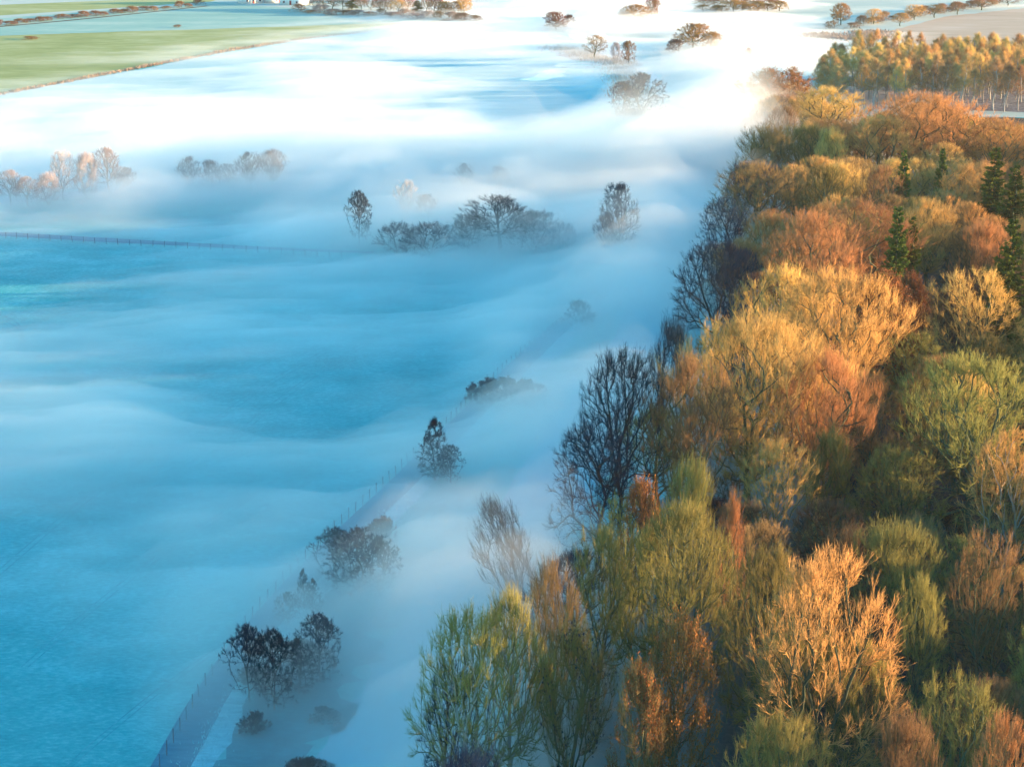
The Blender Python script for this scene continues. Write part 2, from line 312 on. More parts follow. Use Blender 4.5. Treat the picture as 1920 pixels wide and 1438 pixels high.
def grow(seed, H, W, env, hb, n, om=.3, up=.35, twig=1.2, per=9, lean=(0, 0), rmin=.016, r0=None, stems=1, lump=.28, flat=1.0, outer=.55, wig=.10, thick=1.0):
    """bare tree: boughs reach for points spread through a lumpy crown, each by the shortest way from what has already grown;
    returns branch polylines (level, points, r0, r1)"""
    nr = np.random.RandomState(seed); cb = hb*H
    # targets in the envelope
    m = int(n*2.2); f = nr.rand(m)**.8; az = nr.rand(m)*2*pi
    lx = 1+lump*(fbm(az*1.1+5, f*3.1, seed, 3)-.5)*2+lump*.8*np.sin(az*2+seed)*.5
    R_ = env_radius(env, f)*W/2*lx; u = nr.rand(m)**outer
    P = np.stack([np.cos(az)*R_*u+lean[0]*f*H, np.sin(az)*R_*u+lean[1]*f*H, cb+f*(H-cb)*(1-.10*u*(nr.rand(m)))], 1)
    gapn = fbm(P[:, 0]/2.6+50, P[:, 1]/2.6+P[:, 2]/3.1, seed+9, 2); P = P[gapn > np.quantile(gapn, .35)][:n]
    P += nr.normal(0, .15, P.shape)
    # stems
    X = []; par = []; D = []; L = []
    for s in range(stems):
        a = 2*pi*s/stems+nr.rand(); o = 0 if stems == 1 else .5
        hgt = cb if stems == 1 else cb*1.1
        k = max(3, int(hgt/1.0)); ln = 0.0 if stems == 1 else .25
        x0 = np.array([cos(a)*o, sin(a)*o, -.4]); wv = nr.normal(0, .05, 2)
        for i in range(k+1):
            t = i/k; p = x0+np.array([cos(a)*ln*hgt*t*t+wv[0]*hgt*sin(3*t), sin(a)*ln*hgt*t*t+wv[1]*hgt*sin(3*t), (hgt+.4)*t])
            X.append(p); par.append(-1 if i == 0 else len(X)-2); D.append(np.array([0, 0, 1.])); L.append(0.0 if i < k*.75 else 0.0)
        ok0 = len(X)-1
    stem_n = len(X); X = X; usable = [i for i in range(stem_n) if X[i][2] > cb*(.72 if stems == 1 else .5)]
    cap = 60000; XA = np.zeros((cap, 3)); LA = np.full(cap, 1e9); DA = np.zeros((cap, 3)); c = stem_n
    XA[:c] = X; DA[:c] = [0, 0, 1]
    for i in usable: LA[i] = 0
    par = list(par); lead = np.array([0, 0, cb])
    order = np.argsort(np.linalg.norm((P-lead)*np.array([1, 1, .9]), axis=1)+nr.normal(0, .8, len(P)))
    # a sparse frame of far targets first gives long limbs
    frame = order[-int(len(order)*.5):][:: max(1, int(len(order)*.5/ (14 if stems == 1 else 20)))]
    seq = list(frame)+[i for i in order if i not in set(frame)]
    for q, ti in enumerate(seq):
        p = P[ti]; v = p-XA[:c]; d = np.linalg.norm(v, axis=1)+1e-6
        cosang = (v*DA[:c]).sum(1)/d
        cost = d*(1.25-.45*cosang)+om*LA[:c]+np.where(v[:, 2] < -.2, -v[:, 2]*1.2, 0)
        j = int(np.argmin(cost)); dd = d[j]
        if dd < .12: continue
        a = XA[j]; k = max(1, int(dd/.75))
        ctrl = a+DA[j]*dd*.25+(p-a)*.35+np.array([0, 0, -up*dd*.35])
        pj = j; side = nr.normal(0, wig*dd*.35, 3)
        for i in range(1, k+1):
            t = i/k; z = (1-t)**2*a+2*t*(1-t)*ctrl+t*t*p+side*sin(pi*t)+(nr.normal(0, wig*.5, 3) if i < k else 0)
            XA[c] = z; dv = z-XA[pj]; DA[c] = dv/(np.linalg.norm(dv)+1e-6); LA[c] = LA[j]+dd*t; par.append(pj); pj = c; c += 1
        if c > cap-200: break
    X = XA[:c]; par = np.array(par)
    # radii by the pipe rule
    e = 2.35; leafr = rmin*1.25; A = np.zeros(c); kids = [[] for _ in range(c)]
    for i in range(c-1, -1, -1):
        if not kids[i]: A[i] += leafr**e
        if par[i] >= 0: A[par[i]] += A[i]; kids[par[i]].append(i)
    rad = A**(1/e)
    if r0: sc = r0/rad[:stem_n].max(); rad = np.maximum(rmin, rad*(1+(sc-1)*np.clip(rad/rad.max()*1.4, 0, 1)))
    rad *= thick
    # chains along the thickest child
    polys = []; start = [(i, None) for i in range(c) if par[i] < 0]
    th = max(rad.max()*.16, rmin*thick*2.2)
    while start:
        i, pr = start.pop(); ch = ([pr] if pr is not None else [])+[i]
        while kids[i]:
            ks = sorted(kids[i], key=lambda k: -rad[k]); start += [(k, i) for k in ks[1:]]; i = ks[0]; ch.append(i)
        k0 = 1 if pr is not None else 0; r_a = rad[ch[k0]]; last = ch[-1]
        # cut in pieces so the taper follows the radii
        for s in range(0, len(ch)-1, 4):
            seg = ch[s:s+5]
            if len(seg) < 2: continue
            ra = rad[seg[0]] if s > 0 else r_a; rb = rad[seg[-1]]
            polys.append((0 if ra > th else (1.2+1.6*(1-min(1, ra/th))), [tuple(X[w]) for w in seg], ra, rb))
    # twigs from every thin node
    thin = np.where(rad < rmin*thick*5)[0]; thin = thin[thin >= stem_n]
    cnt = nr.poisson(per*np.where([len(kids[i]) == 0 for i in thin], 1.6, .45)); idx = np.repeat(thin, cnt); m = len(idx)
    rad_out = X[idx]-np.array([lean[0]*H*.5, lean[1]*H*.5, cb+(H-cb)*.25]); rad_out /= np.linalg.norm(rad_out, axis=1)[:, None]+1e-6
    d = DA[idx]*.7+rad_out*.55*flat+nr.normal(0, .42, (m, 3))+np.array([0, 0, up]); d /= np.linalg.norm(d, axis=1)[:, None]
    l = twig*nr.uniform(.45, 1.15, (m, 1)); p0 = X[idx]-DA[idx]*nr.uniform(0, .5, (m, 1))
    b = nr.normal(0, .14, (m, 3)); p1 = p0+d*l*.5+b*l*.3; p2 = p0+d*l+np.array([0, 0, up*.35])*l
    tw = np.stack([p0, p1, p2], 1)
    s = nr.randint(0, m, int(m*1.2)); t = nr.uniform(.25, .9, (len(s), 1)); q0 = p0[s]*(1-t)+p2[s]*t
    d2 = d[s]+nr.normal(0, .5, (len(s), 3))+np.array([0, 0, up*.8]); d2 /= np.linalg.norm(d2, axis=1)[:, None]; l2 = l[s]*nr.uniform(.3, .65, (len(s), 1))
    tw2 = np.stack([q0, q0+d2*l2*.5+nr.normal(0, .03, (len(s), 3)), q0+d2*l2], 1)
    return polys, np.concatenate([tw, tw2]), rmin*thick

def twig_mesh(T, r):
    """thin three sided twigs tapering to a point"""
    m = len(T); d = T[:, 2]-T[:, 0]; d /= np.linalg.norm(d, axis=1)[:, None]+1e-9
    u = np.cross(d, np.where(np.abs(d[:, 2:3]) > .85, [[1., 0, 0]], [[0, 0, 1.]])); u /= np.linalg.norm(u, axis=1)[:, None]+1e-9; w = np.cross(d, u)
    a = np.arange(3)*2*pi/3; ring = np.cos(a)[None, :, None]*u[:, None]+np.sin(a)[None, :, None]*w[:, None]
    V = np.concatenate([T[:, 0, None]+ring*r*.64, T[:, 1, None]+ring*r*.5, T[:, 2, None]], 1)      # 7 vertices each
    o = (np.arange(m)*7)[:, None, None]
    Q = (o+np.array([[0, 1, 4, 3], [1, 2, 5, 4], [2, 0, 3, 5]])[None]).reshape(-1, 4)
    Tr = (o+np.array([[3, 4, 6], [4, 5, 6], [5, 3, 6]])[None]).reshape(-1, 3)
    A = np.tile([.55, .55, .55, .8, .8, .8, 1.0], m)
    return V.reshape(-1, 3), Q, Tr, A

def tubes(polys, sides):
    """all polylines with the same point count -> vertices, quads, tip attribute"""
    Vs, Qs, As = [], [], []; off = 0
    groups = {}
    for pl in polys: groups.setdefault(len(pl[1]), []).append(pl)
    for npt, g in groups.items():
        P = np.array([x[1] for x in g]); m = len(g)
        T = np.gradient(P, axis=1); T /= np.linalg.norm(T, axis=2, keepdims=True)+1e-9
        ref = np.where(np.abs(T[:, :1, 2:3]) > 0.85, np.array([1., 0, 0]), np.array([0, 0, 1.]))
        U = np.cross(T, np.broadcast_to(ref, T.shape)); U /= np.linalg.norm(U, axis=2, keepdims=True)+1e-9; W = np.cross(T, U)
        r0 = np.array([x[2] for x in g])[:, None]; r1 = np.array([x[3] for x in g])[:, None]; t = np.linspace(0, 1, npt)[None]
        r = r0*(1-t)+r1*t
        a = np.arange(sides)*2*pi/sides
        ring = P[:, :, None]+r[:, :, None, None]*(np.cos(a)[None, None, :, None]*U[:, :, None]+np.sin(a)[None, None, :, None]*W[:, :, None])
        idx = off+np.arange(m*npt*sides).reshape(m, npt, sides); nx_ = np.roll(idx, -1, axis=2)
        Qs.append(np.stack([idx[:, :-1], nx_[:, :-1], nx_[:, 1:], idx[:, 1:]], -1).reshape(-1, 4))
        lev = np.array([x[0] for x in g])[:, None, None]
        A = np.broadcast_to(np.clip((lev-1)/3.0+t[:, :, None]*0.3, 0, 1), (m, npt, sides))
        Vs.append(ring.reshape(-1, 3)); As.append(A.reshape(-1)); off += m*npt*sides
    return np.concatenate(Vs), np.concatenate(Qs), np.concatenate(As)

def leaves(seed, T, n, size, drop=0.0, frac=1.0):
    """small leaf-sized quads set along the twigs"""
    nr = np.random.RandomState(seed)
    c = fbm(T[:, 2, 0]/1.7+30, T[:, 2, 1]/1.7+T[:, 2, 2]/1.9, seed, 2); T = T[c > np.quantile(c, 1-frac)]
    i = nr.randint(0, len(T), n); t = nr.rand(n, 1); P = T[i, 0]*(1-t)+T[i, 2]*t
    P = P+nr.normal(0, size*0.5, P.shape); P[:, 2] -= drop*nr.rand(n)
    A = nr.normal(0, 1, (n, 3)); A /= np.linalg.norm(A, axis=1)[:, None]; B = np.cross(A, nr.normal(0, 1, (n, 3))); B /= np.linalg.norm(B, axis=1)[:, None]+1e-9
    s = size*nr.uniform(0.5, 1.2, (n, 1)); A = A*s*0.5; B = B*s*0.35
    V = np.stack([P-A, P-B*0.9, P+A, P+B], 1).reshape(-1, 3)
    return V, np.arange(4*n).reshape(-1, 4), nr.rand(n).repeat(4)

PROTO = {}
def make_proto(key, seed, H, W, leaf=None, **kw):
    """mesh data of one sort of tree: trunk with limbs, crown of branches and twigs, and leaves if it holds any"""
    polys, T, r = grow(seed, H, W, **kw)
    V, Q, A = tubes([x for x in polys if x[0] < 1], 6); tm = mesh_np(key+'_trunk', V, Q, A)
    V, Q, A = tubes([x for x in polys if x[0] >= 1], 3)
    V2, Q2, T2, A2 = twig_mesh(T, r)
    cm = mesh_np(key+'_crown', np.concatenate([V, V2]), np.concatenate([Q, Q2+len(V)]), np.concatenate([A, A2]), False, tris=T2+len(V))
    lm = None
    if leaf:
        V, Q, A = leaves(seed, T, *leaf); lm = mesh_np(key+'_leaves', V, Q, A, smooth=False)
    H = float(np.percentile(T[:, 2, 2], 99.6)); W = 2*float(np.percentile(np.hypot(T[:, 2, 0], T[:, 2, 1]), 96))
    PROTO[key] = dict(H=H, W=W, trunk=tm, crown=cm, leaves=lm, n=len(T))

def conifer_proto(key, seed, H, W, droop=0.25):
    rng = random.Random(seed); nr = np.random.RandomState(seed)
    pts = [(rng.gauss(0, .03)*i, rng.gauss(0, .03)*i, -0.3+i*(H+0.3)/8) for i in range(9)]
    V, Q, A = tubes([(0, pts, .3, .03)], 6); tm = mesh_np(key+'_trunk', V, Q, A)
    boughs = []; PV = []; PA = []
    z = H*0.10
    while z < H*0.985:
        f = (z/H); Lb = (W/2)*(1-f)**0.75*rng.uniform(.75, 1.15)+.25
        for k in range(6 if f < .8 else 4):
            a = rng.uniform(0, 6.28); L = Lb*rng.uniform(.7, 1.15); e = rng.uniform(-.1, .25)+0.5*f
            p = []
            for i in range(5):
                t = i/4; p.append((cos(a)*L*t, sin(a)*L*t, z+L*(e*t-droop*2*t*t+droop*1.3*t**3)))
            boughs.append((2, p, .035, .012))
            arr = np.array(p); n = int(26+L*42)
            t = nr.rand(n)**.8*4; i = np.minimum(t.astype(int), 3); fr = (t-i)[:, None]; c = arr[i]*(1-fr)+arr[i+1]*fr
            side = np.array([-sin(a), cos(a), 0]); out = np.array([cos(a), sin(a), 0.0])
            s = nr.uniform(-1, 1, (n, 1)); wdt = 0.28*L*(1-t[:, None]/4*.75)+.12
            tipd = out*nr.uniform(.15, .45, (n, 1))+side*np.sign(s)*nr.uniform(.1, .35, (n, 1))+np.array([0, 0, 1])*nr.uniform(-.22, .14, (n, 1))
            c = c+side*s*wdt*.8+np.array([0, 0, 1])*(-np.abs(s)*.16*wdt+nr.normal(0, .07, (n, 1)))
            wv = np.cross(tipd, nr.normal(0, 1, (n, 3))); wv /= np.linalg.norm(wv, axis=1)[:, None]; wv *= .055
            PV.append(np.stack([c-wv, c+tipd*.5-wv*1.2, c+tipd, c+wv], 1).reshape(-1, 3)); PA.append(np.clip(t/4*.7+nr.rand(n)*.3, 0, 1).repeat(4))
        z += (H*0.028)*rng.uniform(.8, 1.2)
    V1, Q1, A1 = tubes(boughs, 3); V2 = np.concatenate(PV); A2 = np.concatenate(PA)
    cm = mesh_np(key+'_crown', np.concatenate([V1, V2]), np.concatenate([Q1, len(V1)+np.arange(len(V2)).reshape(-1, 4)]), np.concatenate([A1*0, A2]), smooth=False)
    PROTO[key] = dict(H=H, W=W, trunk=tm, crown=cm, leaves=None, n=len(boughs))

D_ = dict(env='dome', hb=.30, n=560, om=.35, up=.25, per=7, twig=1.5, r0=.42, rmin=.027)
Fn = dict(env='fan', hb=.26, n=600, om=.22, up=.75, per=7, twig=2.0, rmin=.027, r0=.45, flat=.6, lump=.35)
make_proto('dome_a', 11, 22, 17, **D_); make_proto('dome_b', 12, 22, 15, **D_); make_proto('dome_c', 19, 20, 18, **dict(D_, hb=.22, om=.25, up=.12, lump=.45, r0=.38))
make_proto('dome_d', 14, 22, 16, **dict(D_, hb=.34, lump=.5, up=.4))
make_proto('fan_a', 21, 27, 19, **dict(Fn, n=900)); make_proto('fan_b', 22, 25, 15, **Fn); make_proto('fan_c', 27, 25, 12, **dict(Fn, n=480))
make_proto('multi_a', 31, 20, 13, **dict(Fn, hb=.12, env='dome', stems=4, r0=.2, n=480)); make_proto('multi_b', 32, 20, 12, **dict(Fn, hb=.12, stems=3, r0=.2, n=420))
make_proto('slender_a', 41, 22, 6.5, env='slender', hb=.34, n=300, om=.1, up=.9, twig=1.5, per=5, r0=.17, outer=.8, rmin=.022)
make_proto('slender_b', 42, 22, 5.5, env='slender', hb=.38, n=280, om=.1, up=.9, twig=1.5, per=5, r0=.16, outer=.8, rmin=.022)
AL = dict(env='alder', hb=.10, om=.12, up=-.02, twig=.8, per=9, r0=.2, n=420, outer=.6, lump=.35, rmin=.02)
make_proto('alder_a', 51, 12, 8.5, leaf=(13000, .145), **AL); make_proto('alder_b', 52, 12, 10, leaf=(16000, .145), **dict(AL, env='dome', hb=.14, lump=.5))
make_proto('alder_c', 58, 20, 12, leaf=(5500, .3, .1, .45), **dict(D_, n=420, hb=.15, rmin=.024))
make_proto('leafy_a', 61, 16, 13, leaf=(16000, .26, .1, .85), **dict(D_, n=450, hb=.2)); make_proto('leafy_b', 62, 16, 12, leaf=(9000, .26, .1, .55), **dict(D_, n=420, hb=.2, lump=.5))
make_proto('sparse_a', 64, 20, 12, leaf=(900, .42, .1, .5), **dict(Fn, n=420))
SH = dict(env='low', hb=.10, om=.2, up=.3, twig=.6, per=8, r0=.06, stems=6, n=260, lump=.4)
make_proto('shrub_a', 71, 4, 6, **SH); make_proto('shrub_b', 72, 4, 5, leaf=(4000, .14), **SH); make_proto('shrub_c', 73, 4, 7, leaf=(16000, .2), **SH)
conifer_proto('conifer_a', 81, 18, 8); conifer_proto('conifer_b', 82, 16, 7, .18)

MATCOPY = {}
def with_mat(me, m):
    """same mesh with another bark, shared by every tree of that sort"""
    k = (me.name, m.name)
    if k not in MATCOPY:
        c = me if not me.materials else me.copy()
        c.materials.clear(); c.materials.append(m); MATCOPY[k] = c
        if c is me: MATCOPY[k] = c
    return MATCOPY[k]

NT = [0]
def tree(name, key, x, y, H, W, tone, label, cat='tree', group=None, trunk=None, rz=None, lean=0, leafmat=None, z=0.0):
    p = PROTO[key]; NT[0] += 1; rng = random.Random(NT[0]*31+7)
    o = empty(name, (x, y, z), rng.uniform(0, 6.28) if rz is None else rz)
    o.scale = (W/p['W'], W/p['W'], H/p['H'])
    if lean: o.rotation_euler = (0, R(lean), 0) if rz is None else (0, R(lean), rz)
    tag(o, label, cat, group)
    tm = M[trunk] if trunk else (M['dark_bark'] if tone in ('dark', 'ever') else M['bark'])
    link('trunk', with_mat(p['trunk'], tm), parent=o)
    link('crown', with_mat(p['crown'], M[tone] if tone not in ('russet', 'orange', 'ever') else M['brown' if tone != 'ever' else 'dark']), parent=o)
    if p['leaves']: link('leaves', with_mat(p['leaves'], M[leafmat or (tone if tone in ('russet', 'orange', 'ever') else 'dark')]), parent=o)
    return o

def top_at(px, py, H, wpx):
    """where a tree of height H stands if its top shows at a pixel, and its crown width from its width in pixels"""
    g = ground(px, py, H); return g[0], g[1], wpx/ppm(px, py, H)

def base_at(px, py, hpx, wpx):
    g = ground(px, py); s = ppm(px, py); return g[0], g[1], hpx/(s*0.96), wpx/s

# ------------------------------------------------------------------ the wood: trees one can tell apart
# px, py of top, height, width px, prototype, twig colour, trunk, label, short name
MARK = [
 (1410, 592, 27, 300, 'fan_a', 'gold', None, 'tallest golden fan shaped bare tree at the middle of the wood edge', 'tallest golden fan tree'),
 (1545, 655, 24, 190, 'fan_b', 'gold', None, 'golden upright bare tree touching the right side of the tallest golden fan tree', None),
 (1300, 668, 25, 170, 'fan_b', 'brown', None, 'reddish brown bare tree leaning on the left side of the tallest golden fan tree', None),
 (1170, 655, 25, 190, 'dome_a', 'dark', None, 'big dark bare tree at the wood edge left of the golden fan tree', 'big dark edge tree'),
 (1118, 790, 18, 190, 'dome_c', 'dark', None, 'low spreading dark bare tree reaching left over the mist', 'low spreading dark tree'),
 (1262, 592, 22, 110, 'multi_a', 'dark', None, 'thin dark bare tree standing in mist behind the big dark edge tree', None),
 (1475, 498, 24, 170, 'fan_c', 'gold', None, 'pink gold bare tree behind the tallest fan tree, left of two', None),
 (1580, 505, 25, 230, 'fan_a', 'gold', None, 'broad pink gold fan tree directly behind the tallest golden fan tree', 'broad pink gold fan tree'),
 (1345, 452, 20, 170, 'dome_b', 'dark', None, 'dark spreading bare tree overhanging bright mist halfway up the wood edge', 'dark overhanging edge tree'),
 (1530, 395, 24, 190, 'fan_b', 'gold', None, 'golden bare tree with pale lit twigs in the middle of the wood', 'pale lit middle tree'),
 (1620, 375, 23, 200, 'fan_c', 'gold', None, 'golden bare tree left of the pointed green fir', None),
 (1360, 372, 17, 110, 'dome_c', 'dark', None, 'small dark tree stretching bare boughs left over the mist', None),
 (1425, 305, 20, 200, 'dome_a', 'brown', None, 'wide grey brown bare tree at the far bend of the wood edge', 'wide grey brown tree'),
 (1445, 232, 19, 150, 'multi_a', 'brown', None, 'dark grey bare tree below the orange leafed crown', None),
 (1462, 128, 17, 150, 'leafy_a', 'orange', None, 'round orange leafed tree at the far tip of the wood', 'round orange leafed tree'),
 (1560, 165, 18, 170, 'dome_b', 'gold', None, 'golden rounded tree right of the orange leafed tree', None),
 (1402, 172, 11, 60, 'multi_b', 'misty_frost', None, 'small frosted pale tree left of the orange leafed tree', None),
 (1420, 212, 10, 90, 'shrub_b', 'brown', None, 'low red brown bush under the orange leafed tree', None),
 (1740, 176, 24, 260, 'fan_a', 'gold', None, 'huge domed golden tree in front of the poplar plantation', 'huge domed golden tree'),
 (1655, 222, 20, 150, 'dome_b', 'gold', None, 'golden tree left of the huge domed golden tree', None),
 (1885, 222, 20, 170, 'dome_a', 'gold', None, 'golden rounded tree at the right edge just below the grassy clearing', None),
 (1685, 392, 24, 78, 'conifer_a', 'conifer', None, 'pointed green fir with lit tip among golden trees', 'pointed green fir'),
 (1712, 412, 20, 60, 'conifer_b', 'conifer', None, 'smaller green fir touching the right side of the pointed fir', None),
 (1868, 280, 23, 84, 'conifer_a', 'conifer', None, 'dark green fir near the right edge, farthest of the large firs', 'farthest large fir'),
 (1905, 315, 21, 84, 'conifer_b', 'conifer', None, 'dark green fir cut by the right edge beside the farthest large fir', None),
 (1900, 415, 25, 108, 'conifer_a', 'conifer', None, 'large dark green fir at the right edge below the other firs', 'large dark right fir'),
 (1696, 286, 19, 45, 'conifer_b', 'conifer', None, 'little dark fir poking out below the huge domed golden tree', None),
 (1768, 282, 19, 40, 'conifer_b', 'conifer', None, 'tiny fir tip between golden crowns right of the little dark fir', None),
 (1655, 512, 20, 150, 'leafy_a', 'russet', None, 'dark red leafed tree between golden fan tree and shaded firs', 'dark red leafed tree'),
 (1708, 510, 19, 90, 'leafy_b', 'russet', None, 'smaller red leafed tree right of the dark red leafed tree', None),
 (1830, 508, 20, 190, 'dome_c', 'gold', None, 'pale golden bare tree with forked white limbs below the dark firs', 'pale forked tree'),
 (1830, 668, 25, 310, 'dome_a', 'olive', None, 'broad yellow olive flat domed tree at the right side of the wood', 'broad olive domed tree'),
 (1760, 672, 20, 160, 'dome_b', 'olive', None, 'olive bare tree forming the left shoulder of the broad olive dome', None),
 (1640, 700, 17, 140, 'multi_b', 'brown', None, 'russet tipped bare tree between golden fan tree and broad olive dome', None),
 (1560, 800, 17, 120, 'multi_a', 'olive', None, 'olive bare tree below the right side of the tallest golden fan tree', 'olive tree under the fan'),
 (1690, 838, 16, 160, 'dome_b', 'olive', None, 'green olive bare tree below the broad olive dome', None),
 (1895, 812, 20, 170, 'dome_c', 'gold', 'pale_bark', 'straw coloured bare tree with white trunk at the right edge', 'straw coloured edge tree'),
 (1300, 852, 21, 110, 'multi_a', 'olive', None, 'narrow upright tree with lit tip right of the dark red tree', 'narrow upright lit tree'),
 (1375, 918, 23, 70, 'slender_a', 'gold', None, 'small glowing golden brush shaped tree before the blue gap', 'glowing golden brush tree'),
 (1205, 895, 18, 90, 'leafy_b', 'russet', None, 'purple red leafed tree under the big dark edge tree', 'purple red tree'),
 (1000, 918, 17, 100, 'multi_b', 'dark', None, 'thin leaning bare tree alone in the mist off the wood edge', 'thin leaning tree'),
 (1280, 945, 23, 200, 'dome_d', 'olive', None, 'gold tipped olive tree right of the pink tipped tree', 'gold tipped olive tree'),
 (1215, 985, 20, 160, 'multi_b', 'olive', None, 'upright olive tree with orange tips left of the gold tipped olive tree', None),
 (1128, 990, 20, 150, 'dome_b', 'olive', None, 'rounded olive tree with pink tips at the near wood edge', 'pink tipped tree'),
 (1035, 1042, 21, 120, 'multi_b', 'brown', None, 'dark stemmed bare tree with pink tips above the near mist', 'dark stemmed tree'),
 (955, 1108, 22, 190, 'dome_d', 'olive', 'pale_bark', 'tall bare tree with pale trunk at the nearest wood edge', 'tall pale trunked edge tree'),
 (880, 1140, 22, 220, 'dome_a', 'olive', 'pale_bark', 'leftmost bare tree of the wood spreading over blue mist', 'leftmost spreading tree'),
 (850, 1235, 17, 130, 'dome_c', 'dark', None, 'drooping twiggy tree below the leftmost spreading tree', None),
 (1070, 1160, 20, 150, 'sparse_a', 'olive', None, 'bare tree dotted with dark red seed clusters', 'tree dotted with seed clusters'),
 (1275, 1150, 21, 150, 'leafy_a', 'orange', None, 'orange leafed tree catching a patch of sun among shaded trees', 'sunlit orange leafed tree'),
 (1195, 1240, 19, 130, 'leafy_b', 'russet', None, 'dark russet leafed tree left of the sunlit orange leafed tree', 'dark russet leafed tree'),
 (1555, 1045, 26, 310, 'dome_b', 'gold', None, 'brightest sunlit round crown among the shaded near trees', 'brightest near crown'),
 (1440, 1025, 23, 180, 'dome_b', 'olive', None, 'pale twigged tree on the left shoulder of the brightest near crown', None),
 (1500, 1180, 18, 220, 'dome_c', 'olive', None, 'mossy spreading tree just below the brightest near crown', 'mossy spreading tree'),
 (1610, 1200, 18, 160, 'dome_b', 'olive', None, 'pale green tree below the right side of the brightest near crown', None),
 (1725, 1080, 19, 120, 'dome_b', 'olive', None, 'small round tree with glowing orange top in the dark near wood', 'small orange topped tree'),
 (1860, 1000, 21, 180, 'dome_c', 'brown', None, 'brown tree with orange lit tips at the right edge', 'orange tipped right tree'),
 (1680, 975, 17, 200, 'multi_a', 'olive', None, 'shaded green bushy tree under the olive trees', 'shaded green bushy tree'),
 (1590, 985, 15, 150, 'multi_b', 'brown', None, 'low shaded purple brown tree right of the blue gap', None),
 (1800, 1270, 19, 230, 'dome_c', 'olive', None, 'moss green branching tree in the bottom right corner', 'moss green corner tree'),
 (1460, 1340, 20, 230, 'dome_a', 'olive', None, 'pale mossy bare tree at the bottom edge', 'pale mossy bottom tree'),
 (1700, 1330, 19, 150, 'multi_a', 'brown', None, 'brown twigged tree at the bottom edge beside the corner tree', None),
 (1895, 1340, 20, 140, 'dome_b', 'gold', None, 'gold tipped tree in the very bottom right corner', None),
]
placed = []; landmarks = []
for (px, py, H, wpx, key, tone, tr, lab, short) in MARK:
    x, y, W = top_at(px, py, H, wpx); W *= 1.08
    nm = 'fir_tree' if key.startswith('conifer') else ('shrub' if key.startswith('shrub') else ('leafy_tree' if key.startswith('leafy') else 'bare_tree'))
    tree(nm, key, x, y, H*1.02, W, tone, lab, group='trees of the wood', trunk=tr, lean=-16 if short == 'thin leaning tree' else 0, rz=0 if short == 'thin leaning tree' else None)
    placed.append((x, y, W*0.5)); landmarks.append((x, y, short)) if short else None

# fill the wood between them
edge = np.array([ground(*p)[:2] for p in EDGE])
def edge_x(y): return float(np.interp(y, edge[:, 1], edge[:, 0]))
rng = random.Random(5)
LOOK = {'gold': ('golden', 'amber', 'honey coloured', 'warm tan'), 'olive': ('olive', 'moss green', 'yellow green', 'drab green'), 'brown': ('brown', 'red brown', 'dull brown', 'grey brown'), 'dark': ('dark', 'blackish', 'dark grey', 'slate grey')}
SHAPE = {'dome': 'round crowned', 'fan_': 'upright', 'mult': 'many stemmed', 'slen': 'slim', 'leaf': 'leafy', 'shru': 'low'}
used = set(m[7] for m in MARK)
def relabel(x, y, tone, key, noun='tree'):
    c = sorted(landmarks, key=lambda l: math.hypot(l[0]-x, l[1]-y))
    for l in c[:7]:
        dx, dy = x-l[0], y-l[1]
        rel = ('right of' if dx > 0 else 'left of') if abs(dx) > abs(dy) else ('behind' if dy > 0 else 'in front of')
        for near in ('close', 'further'):
            if (near == 'close') != (math.hypot(dx, dy) < 13): continue
            for col in LOOK[tone]:
                s = f"{col} {SHAPE.get(key[:4], 'bare')} {noun} {'close' if near == 'close' else 'standing'} {rel} the {l[2]}"
                if near != 'close': s = s.replace('standing', 'a little way')
                if s not in used: used.add(s); return s
    return f"{LOOK[tone][0]} bare {noun} in the dense wood"
cand = []
for k in range(9000):
    y = 118+(600-118)*rng.random()**0.9
    x0 = edge_x(y); x1 = 0.275*y+24
    x = rng.uniform(x0+1, x1)
    if y > 560 and x > 120: continue
    cand.append((x, y))
nf = 0
gap = [ground(1420, 1000), ground(1500, 990), ground(1350, 960)]
SKY_X = [1380, 1400, 1460, 1530, 1600, 1630, 1660, 1740, 1830, 1860, 1940, 2300]; SKY_Y = [215, 158, 130, 168, 186, 215, 200, 180, 205, 226, 226, 240]
def pixel(x, y, z):
    t = y*cos(PITCH)+(CH-z)*sin(PITCH); return 960+F*x/t, 719+F*((CH-z)*cos(PITCH)-y*sin(PITCH))/t
lm = [(m[0], m[1], m[3], pixel(*top_at(*m[:4])[:2], 0)[1], top_at(*m[:4])[1]) for m in MARK]
